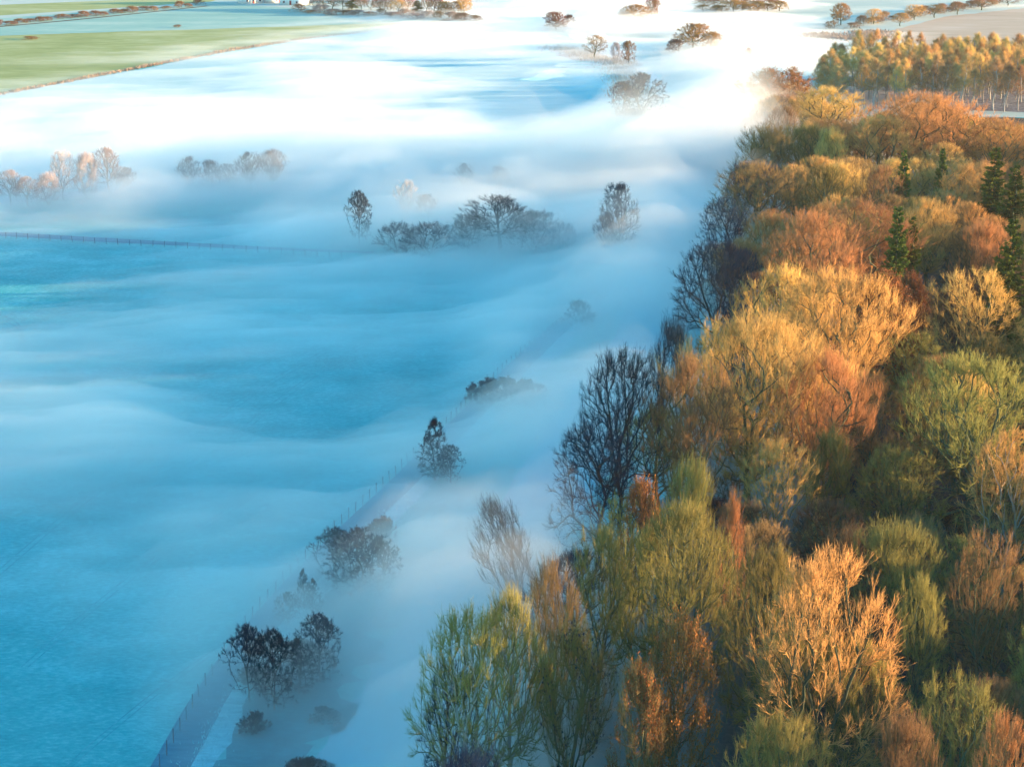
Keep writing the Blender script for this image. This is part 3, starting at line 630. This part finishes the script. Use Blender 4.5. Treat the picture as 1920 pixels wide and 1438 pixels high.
for x, y in cand:
    sp = 8.6 if y < 300 else 8.4
    if any((x-a)**2+(y-b)**2 < (max(sp, 0.72*(r+4)))**2 for a, b, r in placed): continue
    if any((x-g[0])**2+((y-g[1])*0.6)**2 < 90 for g in gap): continue
    e = x-edge_x(y)
    far = y > 320
    H = rng.uniform(13, 18) if not far else rng.uniform(16, 20.5)
    W = rng.uniform(9.5, 13.5)
    ok = False
    for tr_ in range(6):
        px, py = pixel(x, y, H)
        hid = py < np.interp(px, SKY_X, SKY_Y)+4 if px > 1380 else False
        for (lx, ly, lw, lb, ld) in lm:
            if ld > y+1 and abs(px-lx) < lw*.40+W*1.9 and ly-10 < py < ly+(lb-ly)*.42: hid = True; break
        if not hid: ok = True; break
        H -= 1.3
    if not ok or H < 9.5 or pixel(x, y, H*.6)[0] < 850: continue
    if e < 9: tone = rng.choice(['dark', 'brown', 'olive'] if not far else ['brown', 'dark', 'gold'])
    elif far: tone = rng.choice(['gold', 'gold', 'gold', 'gold', 'brown', 'olive'])
    else: tone = rng.choice(['olive', 'olive', 'brown', 'brown', 'gold'])
    key = rng.choice(['dome_a', 'dome_b', 'dome_c', 'dome_d', 'multi_a'] if not far else ['fan_a', 'fan_b', 'fan_c', 'dome_b', 'dome_d', 'multi_a'])
    W = min(W, H*.8)
    tree('bare_tree', key, x, y, H, W, tone, relabel(x, y, tone, key), group='trees of the wood')
    placed.append((x, y, W/2)); nf += 1
print('filler trees', nf)
# undergrowth
ns = 0
for k in range(900):
    y = rng.uniform(150, 330); x = rng.uniform(edge_x(y)+3, 0.27*y+6)
    if any((x-a)**2+(y-b)**2 < 5.5**2 for a, b, r in placed if r < 3.01) or ns > 70: continue
    tone = rng.choice(['brown', 'brown', 'olive', 'dark']); key = rng.choice(['shrub_a', 'shrub_b'])
    tree('shrub', key, x, y, rng.uniform(3, 5.5), rng.uniform(5, 8), tone, relabel(x, y, tone, key, 'shrub'), 'shrub', 'undergrowth shrubs in the wood')
    placed.append((x, y, 3.0)); ns += 1

# poplar plantation in rows
g0 = ground(1545, 190); pr = random.Random(8); cnt = 0
for j in range(14):
    for i in range(21):
        y = 594+j*7.0+pr.uniform(-2.6, 2.6); x = 94+j*1.2+i*5.0+pr.uniform(-2.0, 2.0)
        if x > 0.272*y+6 or cnt >= 285: continue
        H = pr.uniform(12.5, 17)*(1 if i > 1 else .8)
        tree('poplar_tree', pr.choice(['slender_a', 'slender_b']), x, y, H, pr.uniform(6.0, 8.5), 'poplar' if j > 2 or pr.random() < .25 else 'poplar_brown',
             'slender bare poplar standing in the dense rows of the far plantation', group='poplars in the plantation rows', trunk='pale_bark'); cnt += 1
print('poplars', cnt)

# ------------------------------------------------------------------ trees of the meadow and the river (base pixel, height px, width px)
MID = [
 (1165, 224, 68, 66, 'alder_b', 'dark', 'left half of the dark willow pair on the river bank', 'tree'),
 (1203, 224, 84, 92, 'alder_b', 'dark', 'right and larger half of the dark willow pair on the river bank', 'tree'),
 (1185, 226, 22, 70, 'shrub_b', 'dark', 'dark bush at the foot of the willow pair', 'shrub'),
 (1116, 112, 44, 50, 'dome_b', 'brown', 'round bare tree above the pale side channel', 'tree'),
 (1154, 120, 40, 28, 'multi_a', 'misty_frost', 'pale thin tree between the round bare tree and the russet one', 'tree'),
 (1178, 122, 44, 34, 'leafy_b', 'russet', 'russet tree right of the pale thin tree by the river', 'tree'),
 (1402, 128, 38, 22, 'multi_b', 'misty_frost', 'lone pale frosted tree rising from the mist beside the wood', 'tree'),
 (1042, 58, 34, 46, 'leafy_a', 'russet', 'russet leafed tree at the left side of the bright river mist', 'tree'),
 (1066, 50, 22, 30, 'shrub_b', 'brown', 'brown bush right of the russet leafed tree in river mist', 'shrub'),
 (1190, 40, 30, 60, 'leafy_a', 'orange', 'orange leafed tree on the river island near the top', 'tree'),
 (1222, 36, 38, 40, 'leafy_b', 'russet', 'darker rusty tree right of the orange island tree', 'tree'),
 (1168, 38, 16, 34, 'dome_c', 'brown', 'small bare tree at the left end of the island', 'tree'),
 (1300, 92, 46, 74, 'leafy_a', 'orange', 'orange tree crown rising out of the glowing mist', 'tree'),
 (1334, 96, 34, 50, 'leafy_b', 'orange', 'smaller orange tree right of the orange crown in the mist', 'tree'),
 (1268, 100, 26, 50, 'shrub_b', 'brown', 'faint bush swallowed by mist left of the orange crown', 'shrub'),
 (1576, 48, 40, 42, 'dome_b', 'orange', 'golden ball shaped tree standing alone on the far field', 'tree'),
 (1558, 54, 14, 40, 'shrub_a', 'brown', 'brown scrub at the foot of the golden ball shaped tree', 'shrub'),
 (1638, 46, 28, 44, 'dome_a', 'gold', 'small golden tree at the left end of the far hedgerow', 'tree'),
 (1688, 50, 24, 40, 'dome_b', 'gold', 'low golden tree in front of the far hedgerow', 'tree'),
 (1715, 38, 28, 50, 'dome_c', 'gold', 'second golden tree of the far hedgerow from the left', 'tree'),
 (1752, 34, 24, 50, 'dome_b', 'brown', 'middle golden brown tree of the far hedgerow', 'tree'),
 (1795, 28, 22, 46, 'dome_a', 'brown', 'fourth golden brown tree of the far hedgerow', 'tree'),
 (1840, 20, 22, 50, 'dome_b', 'brown', 'fifth golden brown tree of the far hedgerow', 'tree'),
 (1890, 12, 22, 50, 'dome_c', 'brown', 'last tree of the far hedgerow by the right edge', 'tree'),
 # mist-drowned trees left
 (20, 386, 66, 60, 'dome_b', 'misty_frost', 'frosted tree at the left edge in pink mist', 'tree'),
 (52, 388, 56, 60, 'dome_a', 'misty_frost', 'pink frosted tree second from the left edge', 'tree'),
 (92, 384, 60, 60, 'multi_a', 'misty_frost', 'pale thicket tree third from the left edge by the backwater', 'tree'),
 (120, 376, 92, 60, 'dome_c', 'misty_frost', 'tall frosted tree with rounded top left of the tallest pink one', 'tree'),
 (165, 374, 88, 60, 'multi_a', 'misty_frost', 'middle tree of the tall pink frosted clump', 'tree'),
 (203, 370, 92, 66, 'dome_a', 'misty_frost', 'tallest pink frosted tree at the right end of the clump', 'tree'),
 (235, 364, 50, 50, 'multi_b', 'misty_frost', 'low frosted tree just right of the tall pink clump', 'tree'),
 (355, 356, 62, 50, 'multi_b', 'misty_frost', 'leftmost upright frosted tree of the second misty clump', 'tree'),
 (395, 356, 56, 50, 'multi_a', 'misty_frost', 'second upright frosted tree of the second misty clump', 'tree'),
 (430, 358, 50, 50, 'dome_b', 'misty_frost', 'rounded frosted tree in the middle of the second misty clump', 'tree'),
 (470, 360, 74, 56, 'fan_b', 'misty_frost', 'brush shaped frosted tree left of the rightmost one', 'tree'),
 (512, 362, 80, 64, 'fan_a', 'misty_frost', 'rightmost and sharpest brush shaped frosted tree of the clump', 'tree'),
 (762, 410, 72, 56, 'multi_b', 'misty_frost', 'ghostly upright tree in mist right of the lone alder', 'tree'),
 (800, 420, 56, 60, 'multi_a', 'dark', 'faint upright tree between ghostly tree and big bush', 'tree'),
 (872, 360, 54, 44, 'multi_b', 'misty_frost', 'faint pink tree top almost lost in white mist', 'tree'),
 (936, 362, 50, 50, 'multi_a', 'misty_frost', 'second faint pink tree top lost in white mist above the big bush', 'tree'),
 (674, 458, 98, 58, 'alder_b', 'dark', 'lone blue grey alder standing in mist at the meadow bend', 'tree'),
 (935, 472, 102, 160, 'dome_a', 'dark', 'wide dome shaped willow in blue mist at the meadow centre', 'tree'),
 (880, 470, 70, 110, 'shrub_a', 'dark', 'blue bush at the left foot of the dome shaped willow', 'shrub'),
 (1000, 472, 76, 120, 'multi_a', 'dark', 'lower tree at the right side of the dome shaped willow', 'tree'),
 (1052, 472, 56, 90, 'shrub_a', 'dark', 'outermost right bush beside the dome shaped willow', 'shrub'),
 (805, 478, 62, 120, 'shrub_a', 'dark', 'low blue thicket left of the dome shaped willow', 'shrub'),
 (748, 474, 58, 100, 'shrub_a', 'dark', 'low blue thicket right of the lone alder', 'shrub'),
 (1160, 490, 145, 84, 'alder_c', 'dark', 'tall dark tree with dense heart standing in mist near the wood', 'tree'),
 (1142, 488, 90, 70, 'multi_b', 'dark', 'dim lower tree at the left foot of the tall dark tree', 'tree'),
 (1085, 608, 46, 66, 'shrub_b', 'dark', 'small blue bush alone at the far end of the track', 'shrub'),
 (1108, 606, 20, 40, 'shrub_a', 'dark', 'low scrub at the right side of the small blue bush', 'shrub'),
 (918, 756, 46, 80, 'shrub_c', 'ever', 'left end of the dark flat topped evergreen thicket', 'shrub'),
 (950, 758, 50, 86, 'shrub_c', 'ever', 'middle of the dark flat topped evergreen thicket', 'shrub'),
 (984, 756, 44, 76, 'shrub_c', 'ever', 'right end of the dark flat topped evergreen thicket', 'shrub'),
 (816, 900, 118, 76, 'alder_a', 'dark', 'pointed pale blue alder halfway along the track', 'tree'),
 (845, 905, 72, 60, 'alder_b', 'dark', 'shorter alder at the right side of the pointed alder', 'tree'),
 (632, 1095, 108, 100, 'alder_b', 'dark', 'left tree of the large dark alder clump on the river side', 'tree'),
 (672, 1122, 136, 112, 'alder_b', 'dark', 'tallest tree in the middle of the large dark alder clump', 'tree'),
 (712, 1125, 124, 90, 'alder_b', 'dark', 'rightmost tree of the large dark alder clump', 'tree'),
 (720, 1030, 62, 70, 'shrub_c', 'dark', 'faint rounded bush in mist behind the large dark alder clump', 'shrub'),
 (570, 1142, 78, 42, 'alder_a', 'dark', 'small pointed alder beside the track', 'tree'),
 (588, 1148, 66, 40, 'alder_a', 'dark', 'second small pointed alder right of the one beside the track', 'tree'),
 (540, 1168, 60, 50, 'alder_b', 'misty_frost', 'pale frosted sapling between track and pointed alder', 'tree'),
 (468, 1315, 150, 92, 'alder_b', 'ever', 'nearest dark alder overhanging the track', 'tree'),
 (515, 1330, 156, 104, 'alder_b', 'ever', 'dark alder right of the nearest one', 'tree'),
 (600, 1280, 134, 100, 'alder_b', 'dark', 'misty open crowned alder right of the nearest dark pair', 'tree'),
 (560, 1300, 110, 90, 'alder_a', 'dark', 'dim alder between the nearest dark pair and the misty open one', 'tree'),
]
for (px, py, hp, wp, key, tone, lab, cat) in MID:
    x, y, H, W = base_at(px, py, hp, wp)
    nm = 'shrub' if cat == 'shrub' else ('willow_tree' if 'willow' in lab else 'alder_tree' if key.startswith('alder') else ('leafy_tree' if key.startswith('leafy') else 'bare_tree'))
    if px == 1576: tree(nm, 'leafy_a', x, y, H, W, 'orange', lab, cat); continue
    tree(nm, key, x, y, H, W, tone, lab, cat, group='trees of the meadow and the river', trunk='pale_bark' if tone == 'misty_frost' else None)  # pale trunks also carry the mist's veil in their colour

# dark bramble scrub on the painted shade under the nearest alders
sr = random.Random(3); k = 0
for i in range(8):
    px = sr.uniform(430, 640); py = sr.uniform(1215, 1500)
    if px < 470+(1438-py)*.12-60: px += 60
    x, y, H, W = base_at(px, py, 20, sr.uniform(50, 80))
    tree('shrub', 'shrub_c', x, y, sr.uniform(1.2, 2.4), W, 'ever', 'low dark bramble bush sunk in blue mist below the nearest alders', 'shrub', 'bramble bushes below the nearest alders')

# village trees, reed scrub and far thickets at the top edge
vr = random.Random(77); k = 0
ORD = ['first', 'second', 'third', 'fourth', 'fifth', 'sixth', 'seventh', 'eighth', 'ninth', 'tenth', 'eleventh', 'twelfth', 'thirteenth', 'fourteenth', 'fifteenth', 'sixteenth', 'seventeenth', 'eighteenth', 'nineteenth', 'twentieth']
for i in range(17):
    px = 590+i*17.5; py = 17+(px-590)*0.045+vr.uniform(-2, 2)
    x, y, H, W = base_at(px, py, vr.uniform(24, 40), vr.uniform(28, 44))
    tone = vr.choice(['brown', 'brown', 'olive', 'gold']); key = vr.choice(['dome_a', 'dome_b', 'multi_a', 'leafy_a']);
    if i in (4, 11): key, tone = 'conifer_a', 'conifer'
    tree('fir_tree' if tone == 'conifer' else 'village_tree', key, x, y, H, W, tone, f'{ORD[i]} tree from the left in the row beside the village at the top edge', group='trees beside the village', leafmat='orange')
for i in range(16):
    px = 560+i*22; py = 24+(px-560)*0.05+vr.uniform(-2, 2)
    x, y, H, W = base_at(px, py, vr.uniform(6, 16), vr.uniform(30, 60))
    tree('shrub', 'shrub_b', x, y, H, W, vr.choice(['brown', 'misty_frost', 'brown']), f'{ORD[i]} brown shrub from the left below the village trees', 'shrub', 'shrubs below the village trees', leafmat='drygrass')
for i in range(18):
    px = 1318+vr.uniform(0, 1)*8+(i % 9)*17; py = 12+(i//9)*10+vr.uniform(-2, 2)
    x, y, H, W = base_at(px, py, vr.uniform(12, 22), vr.uniform(30, 46))
    tree('shrub', 'leafy_b', x, y, H, W, 'orange', 'orange willow scrub in the marsh clump at the top edge right of the river', 'shrub', 'orange willow scrub of the marsh')
for i in range(19):
    px = 1600+i*15+vr.uniform(-4, 4); py = 52-(i*2.5)+vr.uniform(-2, 3)
    x, y, H, W = base_at(px, py, vr.uniform(8, 20), vr.uniform(26, 46))
    tree('shrub', 'shrub_b', x, y, H, W, vr.choice(['gold', 'brown']), f'{ORD[i]} bush from the left along the foot of the far hedgerow', 'shrub', 'bushes of the far hedgerow', leafmat='drygrass')
for i in range(20):
    px = -8+i*20+vr.uniform(-7, 7); py = 48-max(0, px-0)*0.10+vr.uniform(-1.5, 1.5)
    x, y, H, W = base_at(px, py, vr.uniform(5, 13), vr.uniform(26, 46))
    tree('shrub', 'shrub_b', x, y, H, W, vr.choice(['brown', 'russet', 'brown']), f'{ORD[i]} bush from the left in the dark hedge across the far field', 'shrub', 'bushes of the far field hedge', leafmat='russet')
for (px, py, wpx, lab) in [(334, 52, 22, 'low dark bramble heap alone on the green field'), (55, 74, 44, 'low red brown bramble strip on the green field by the left edge')]:
    x, y, H, W = base_at(px, py, 5, wpx); tree('shrub', 'shrub_b', x, y, 1.2, W, 'brown', lab, 'shrub', leafmat='russet')

# ------------------------------------------------------------------ rough grass along the field edge (uncountable tufts)
def tufts(name, pts, width, n, h, seed, label, m):
    nr = np.random.RandomState(seed); P = np.array([ground(*p)[:2] for p in pts]); L = np.r_[0, np.cumsum(np.linalg.norm(np.diff(P, axis=0), axis=1))]
    t = nr.rand(n)*L[-1]; c = np.stack([np.interp(t, L, P[:, 0]), np.interp(t, L, P[:, 1])], 1)+nr.normal(0, width/2, (n, 2))
    c = np.c_[c, np.zeros(n)]; d = nr.normal(0, .35, (n, 3)); d[:, 2] = nr.uniform(.5, 1.1, n)*(0.5+fbm(t/9, t*0, seed)); d *= h
    wv = nr.normal(0, 1, (n, 3)); wv[:, 2] = 0; wv = wv/np.linalg.norm(wv, axis=1)[:, None]*h*.22
    V = np.stack([c-wv, c+wv, c+d], 1).reshape(-1, 3)
    me = mesh_np(name, V, [], np.tile([0, 0, 1], n), False, tris=np.arange(3*n))
    return tag(link(name, me, m), label, 'grass', kind='stuff')
tufts('rough_grass', [(-20, 182), (120, 155), (240, 132), (430, 96), (600, 70), (760, 54), (880, 32)], 1.8, 5000, .9, 3, 'band of dry frosted tufts along the edge of the green field', M['drygrass'])
tufts('bank_grass', [(1035, 90), (1075, 97), (1110, 110), (1160, 118), (1215, 226), (1150, 222)], 7, 5000, 1.0, 5, 'dead brown grass along the river bank by the bare trees', M['drygrass'])
tufts('marsh_grass', [(1530, 66), (1570, 72), (1620, 74), (1640, 60)], 9, 4000, 1.2, 6, 'dry marsh grass in front of the golden ball shaped tree', M['drygrass'])
tufts('track_grass', [(p[0]+52-22*i/len(TRK), p[1]) for i, p in enumerate(TRK)], 2.0, 5000, .35, 7, 'frosted rough grass on the verge beside the track', M['verge'])

# ------------------------------------------------------------------ fences
def box(V, Q, c, s):
    b = len(V); x, y, z = c; a, d, h = s[0]/2, s[1]/2, s[2]/2
    V += [(x-a, y-d, z-h), (x+a, y-d, z-h), (x+a, y+d, z-h), (x-a, y+d, z-h), (x-a, y-d, z+h), (x+a, y-d, z+h), (x+a, y+d, z+h), (x-a, y+d, z+h)]
    Q += [(b, b+3, b+2, b+1), (b+4, b+5, b+6, b+7), (b, b+1, b+5, b+4), (b+1, b+2, b+6, b+5), (b+2, b+3, b+7, b+6), (b+3, b, b+4, b+7)]

def fence(pts, step, h, label, maxn=98):
    P = np.array([ground(*p)[:2] for p in pts]); L = np.r_[0, np.cumsum(np.linalg.norm(np.diff(P, axis=0), axis=1))]
    n = min(maxn, int(L[-1]/step)); step = L[-1]/n
    o = empty('fence', (P[0][0], P[0][1], 0)); tag(o, label, 'fence')
    V, Q = [], []; box(V, Q, (0, 0, h/2), (.075, .075, h)); V += [(0, 0, h+.08)]
    me = mesh_np('post', V, Q, smooth=False, tris=[(4, 5, 8), (5, 6, 8), (6, 7, 8), (7, 4, 8)]); me.materials.append(M['post'])
    T = np.arange(n+1)*step; C = np.stack([np.interp(T, L, P[:, 0]), np.interp(T, L, P[:, 1])], 1)-P[0]
    fr = random.Random(n)
    for c in C:
        p = link('post', me, parent=o); p.location = (c[0], c[1], 0); p.rotation_euler = (fr.gauss(0, .03), fr.gauss(0, .03), fr.random())
        p.scale = (1, 1, fr.uniform(.92, 1.1))
    for zz in (.6, h-.1):
        pts3 = [(c[0], c[1], zz) for c in C]
        V, Q, A = tubes([(0, pts3, .006, .006)], 3); link('wire', mesh_np('wire', V, Q, smooth=False), M['wire'], o)
fence([(300, 1440), (365, 1320), (432, 1213), (482, 1148), (570, 1055), (659, 967), (740, 893), (810, 825), (880, 757), (950, 690), (1010, 640), (1060, 602)], 2.5, 1.35, 'wire fence on wooden posts along the left side of the track')
fence([(-30, 444), (100, 452), (200, 458), (300, 463), (480, 474), (640, 484)], 2.5, 1.2, 'wire fence on wooden posts crossing the left meadow by the faint track')

# ------------------------------------------------------------------ houses at the top edge
def house(px, py, w, d, h, label, rz=0, door=False):
    g = ground(px, py); o = empty('house', (g[0], g[1], 0), rz); tag(o, label, 'house', 'houses of the village')
    V, Q = [], []; box(V, Q, (0, 0, h/2), (w, d, h)); n = len(V)
    V += [(-w/2, 0, h+w*.0+d*.45), (w/2, 0, h+d*.45)]
    link('wall', mesh_np('wall', V, Q, smooth=False, tris=[(4, 7, n), (5, n+1, 6)]), M['white_wall'], o)
    e = .35; t = .18; hr = d*.45; k = e*.9
    V = []; Q = []
    for s in (-1, 1):
        b = len(V)
        V += [(-w/2-e, s*(d/2+e), h-k), (w/2+e, s*(d/2+e), h-k), (w/2+e, 0, h+hr+.02), (-w/2-e, 0, h+hr+.02)]
        V += [(x, y, z+t) for x, y, z in V[b:b+4]]
        Q += [(b+4, b+5, b+6, b+7), (b, b+3, b+2, b+1), (b, b+1, b+5, b+4), (b+1, b+2, b+6, b+5), (b+3, b, b+4, b+7)]
    rf = link('roof', mesh_np('roof', V, Q, smooth=False), M['roof'], o)
    V, Q = [], []; box(V, Q, (w*.3, 0, h+hr+.4), (.8, .8, 1.6)); link('chimney', mesh_np('chimney', V, Q, smooth=False), plain('brick', (0.3, 0.12, 0.08)), rf)
    for x in (-w*.3, 0, w*.3):
        for z in ((1.4, 3.9) if h > 4.5 else (1.4,)):
            if door and x == 0 and z < 2: continue
            V, Q = [], []; box(V, Q, (x, -d/2-.02, z), (1.2, .12, 1.2)); wd = link('window', mesh_np('window', V, Q, smooth=False), M['white_wall'], o)
            V, Q = [], []; box(V, Q, (x, -d/2-.1, z), (1.0, .06, 1.0)); link('pane', mesh_np('pane', V, Q, smooth=False), M['glass'], wd)
    V, Q = [], []; box(V, Q, (0, -d/2-.04, 1.05), (1.1, .12, 2.1)); link('door', mesh_np('door', V, Q, smooth=False), M['red_paint'], o)
    return o
house(470, 6, 11, 8, 5, 'white gabled house half cut by the top edge, leftmost of the village', .5)
house(510, 5, 9, 8, 5, 'small white gabled house between two larger village houses', 1.2)
house(552, 9, 12, 8, 5, 'white village house with dark roof right of the other two', -.4, True)
house(826, 3, 12, 9, 5.2, 'cream house among orange trees at the top edge', .2)

# ------------------------------------------------------------------ mist lying on the valley floor: one closed body of air, its top rolling with the mist
YR = [-60, 0, 40, 80, 130, 180, 240, 300, 340, 380, 430, 480, 540, 600, 700, 800, 900, 1000, 1100, 1200, 1300, 1438, 1700]
XC = [-300, 0, 200, 400, 600, 800, 1000, 1200, 1400, 1600, 1900, 2300]
TH = [
 [0, 0, 0, 0, .3, .8, 1.6, 2.2, 1.2, .5, .3, .3],
 [0, 0, 0, 0, .3, 1.0, 2.0, 2.6, 1.2, .3, .3, .3],
 [0, 0, 0, .1, .3, 1.2, 1.6, 2.4, 1.6, .2, .1, .1],
 [0, 0, .1, .4, .8, 1.6, 1.3, 1.8, 3.0, .5, 0, 0],
 [.1, .2, .4, .7, 1.0, 1.0, 1.0, 1.2, 3.5, 1.0, 0, 0],
 [.4, .5, .8, 1.1, 1.2, .8, 0, .6, 3.4, .8, 0, 0],
 [1.8, 2.2, 2.6, 2.6, 2.4, 1.2, .1, 2.6, 5.5, 1.0, 0, 0],
 [6, 6.5, 6.5, 6.0, 5.0, 5.0, 5, 6, 7.5, 1.5, 0, 0],
 [9, 9, 8, 4.6, 4.6, 6.0, 6.5, 7, 7.5, 1.5, 0, 0],
 [9, 9, 7.5, 3.2, 3.6, 5.0, 5.5, 6, 6.0, 1.2, 0, 0],
 [2.2, 2.2, 1.6, 1.2, 3.0, 5.5, 5.8, 6, 5.0, .8, 0, 0],
 [.5, .5, .5, 1.0, 3.0, 4.8, 5.2, 6, 4.0, .6, 0, 0],
 [.2, .3, .9, 2.0, 2.4, 2.8, 3.8, 6, 4.0, .4, 0, 0],
 [.4, .6, 1.1, 1.6, 1.4, 1.2, 2.6, 6, 4.0, .3, 0, 0],
 [1.6, 1.8, 1.4, .8, .5, .5, 3.6, 6, 3.6, .2, 0, 0],
 [2.0, 2.2, 2.0, 1.0, .7, 1.8, 6.0, 6, 3.0, .2, 0, 0],
 [1.8, 2.0, 2.4, 2.0, 2.4, 4.6, 6.5, 5, 2.0, .1, 0, 0],
 [.9, 1.0, 1.8, 3.0, 4.2, 6.0, 6.5, 4, 1.6, 0, 0, 0],
 [.8, 1.0, 2.2, 3.4, 4.0, 5.6, 6.0, 3.4, .8, 0, 0, 0],
 [.2, .3, .9, 2.2, 3.2, 5.6, 5.6, 2.6, .4, 0, 0, 0],
 [0, 0, .2, 1.8, 2.6, 5.0, 5.0, 2.2, .2, 0, 0, 0],
 [0, 0, 0, 1.2, 2.2, 4.4, 4.4, 2.0, 0, 0, 0, 0],
 [0, 0, 0, .2, 1.2, 4.6, 4.8, 2.0, 0, 0, 0, 0]]
TH = np.array(TH, float)
ys = [110.0]
while ys[-1] < 1150: ys.append(ys[-1]+1.1+ys[-1]*0.0045)
ys = np.array(ys); u = np.linspace(-1, 1, 330)
Y = ys[:, None]+0*u[None]; X = u[None]*(0.30*ys[:, None]+30)          # rows widen with distance
# photo pixel of each ground point, to look the depth up
t_ = Y*cos(PITCH)+CH*sin(PITCH); PX = 960+F*X/t_; PY = 719-F*((Y*sin(PITCH)-CH*cos(PITCH))/t_)
def lookup(px, py):
    fy = np.interp(py.ravel(), YR, np.arange(len(YR))); fx = np.interp(px.ravel(), XC, np.arange(len(XC)))
    iy = np.clip(fy.astype(int), 0, len(YR)-2); ix = np.clip(fx.astype(int), 0, len(XC)-2); a = fy-iy; b = fx-ix
    a = a*a*(3-2*a); b = b*b*(3-2*b)
    r = (TH[iy, ix]*(1-b)+TH[iy, ix+1]*b)*(1-a)+(TH[iy+1, ix]*(1-b)+TH[iy+1, ix+1]*b)*a
    return r.reshape(px.shape)
base = lookup(PX, PY)
ny_, nx_ = X.shape; n = ny_*nx_; I = np.arange(n).reshape(ny_, nx_)
qt = np.stack([I[:-1, :-1], I[:-1, 1:], I[1:, 1:], I[1:, :-1]], -1).reshape(-1, 4); qb = qt[:, ::-1]+n
ring = np.concatenate([I[0, :], I[1:, -1], I[-1, -2::-1], I[-2:0:-1, 0]]); nxr = np.roll(ring, -1)
qs = np.stack([ring, ring+n, nxr+n, nxr], -1)
def mist_layer(dens, hk, seed, contrast, sharp, label, off):
    wx = X+30*(fbm(X/60, Y/60, seed)-.5); wy = Y+30*(fbm(X/60, Y/60, seed+1)-.5)
    ca, sa = cos(R(-14)), sin(R(-14)); rx = wx*ca-wy*sa; ry = wx*sa+wy*ca
    n1 = fbm(rx/52, ry/22, 41, 4, .45); n2 = fbm(rx/15, ry/8, seed+20, 4, .5)
    mod = np.clip(1+contrast*(n1-.5)/.22, 0.08, 2.2)*(1-sharp/2+sharp*n2)
    T = hk*base*mod+np.clip(base, 0, 1)*(n2-.5)*off; T = np.maximum(T, 0)
    Vt = np.stack([X, Y, T-.25], -1).reshape(-1, 3); Vb = Vt.copy(); Vb[:, 2] = -1.0
    me = mesh_np('mist', np.concatenate([Vt, Vb]), np.concatenate([qt, qb, qs]))
    mm = bpy.data.materials.new('mist'); mm.use_nodes = True; mnt = mm.node_tree; mnt.nodes.clear()
    mo = mnt.nodes.new('ShaderNodeOutputMaterial'); mv = mnt.nodes.new('ShaderNodeVolumePrincipled')
    mv.inputs['Color'].default_value = (1, .985, .97, 1); mv.inputs['Density'].default_value = dens; mv.inputs['Anisotropy'].default_value = 0.6
    mnt.links.new(mv.outputs[0], mo.inputs['Volume']); me.materials.append(mm)
    tag(link('mist', me), label, 'mist', kind='stuff')
mist_layer(.066, .75, 31, .75, .5, 'dense white mist lying lowest on the valley meadow and river', .9)
mist_layer(.040, 1.20, 61, .70, .8, 'thinner mist drifting above the dense low mist', .8)
mist_layer(.017, 1.9, 91, .60, .9, 'faint topmost veil of mist over the meadow and river', .6)

# ------------------------------------------------------------------ haze: even, thin air round everything
V, Q = [], []; box(V, Q, (0, 700, 41), (3200, 2400, 84)); me = mesh_np('haze', V, Q, smooth=False)
hm = bpy.data.materials.new('haze'); hm.use_nodes = True; hnt = hm.node_tree; hnt.nodes.clear()
ho = hnt.nodes.new('ShaderNodeOutputMaterial'); hv = hnt.nodes.new('ShaderNodeVolumePrincipled')
hv.inputs['Color'].default_value = (1, .97, .94, 1); hv.inputs['Density'].default_value = 0.00004; hv.inputs['Anisotropy'].default_value = 0.0
hnt.links.new(hv.outputs[0], ho.inputs['Volume']); me.materials.append(hm)
tag(link('haze', me), 'thin warm haze filling the air over the valley', 'haze', kind='stuff')
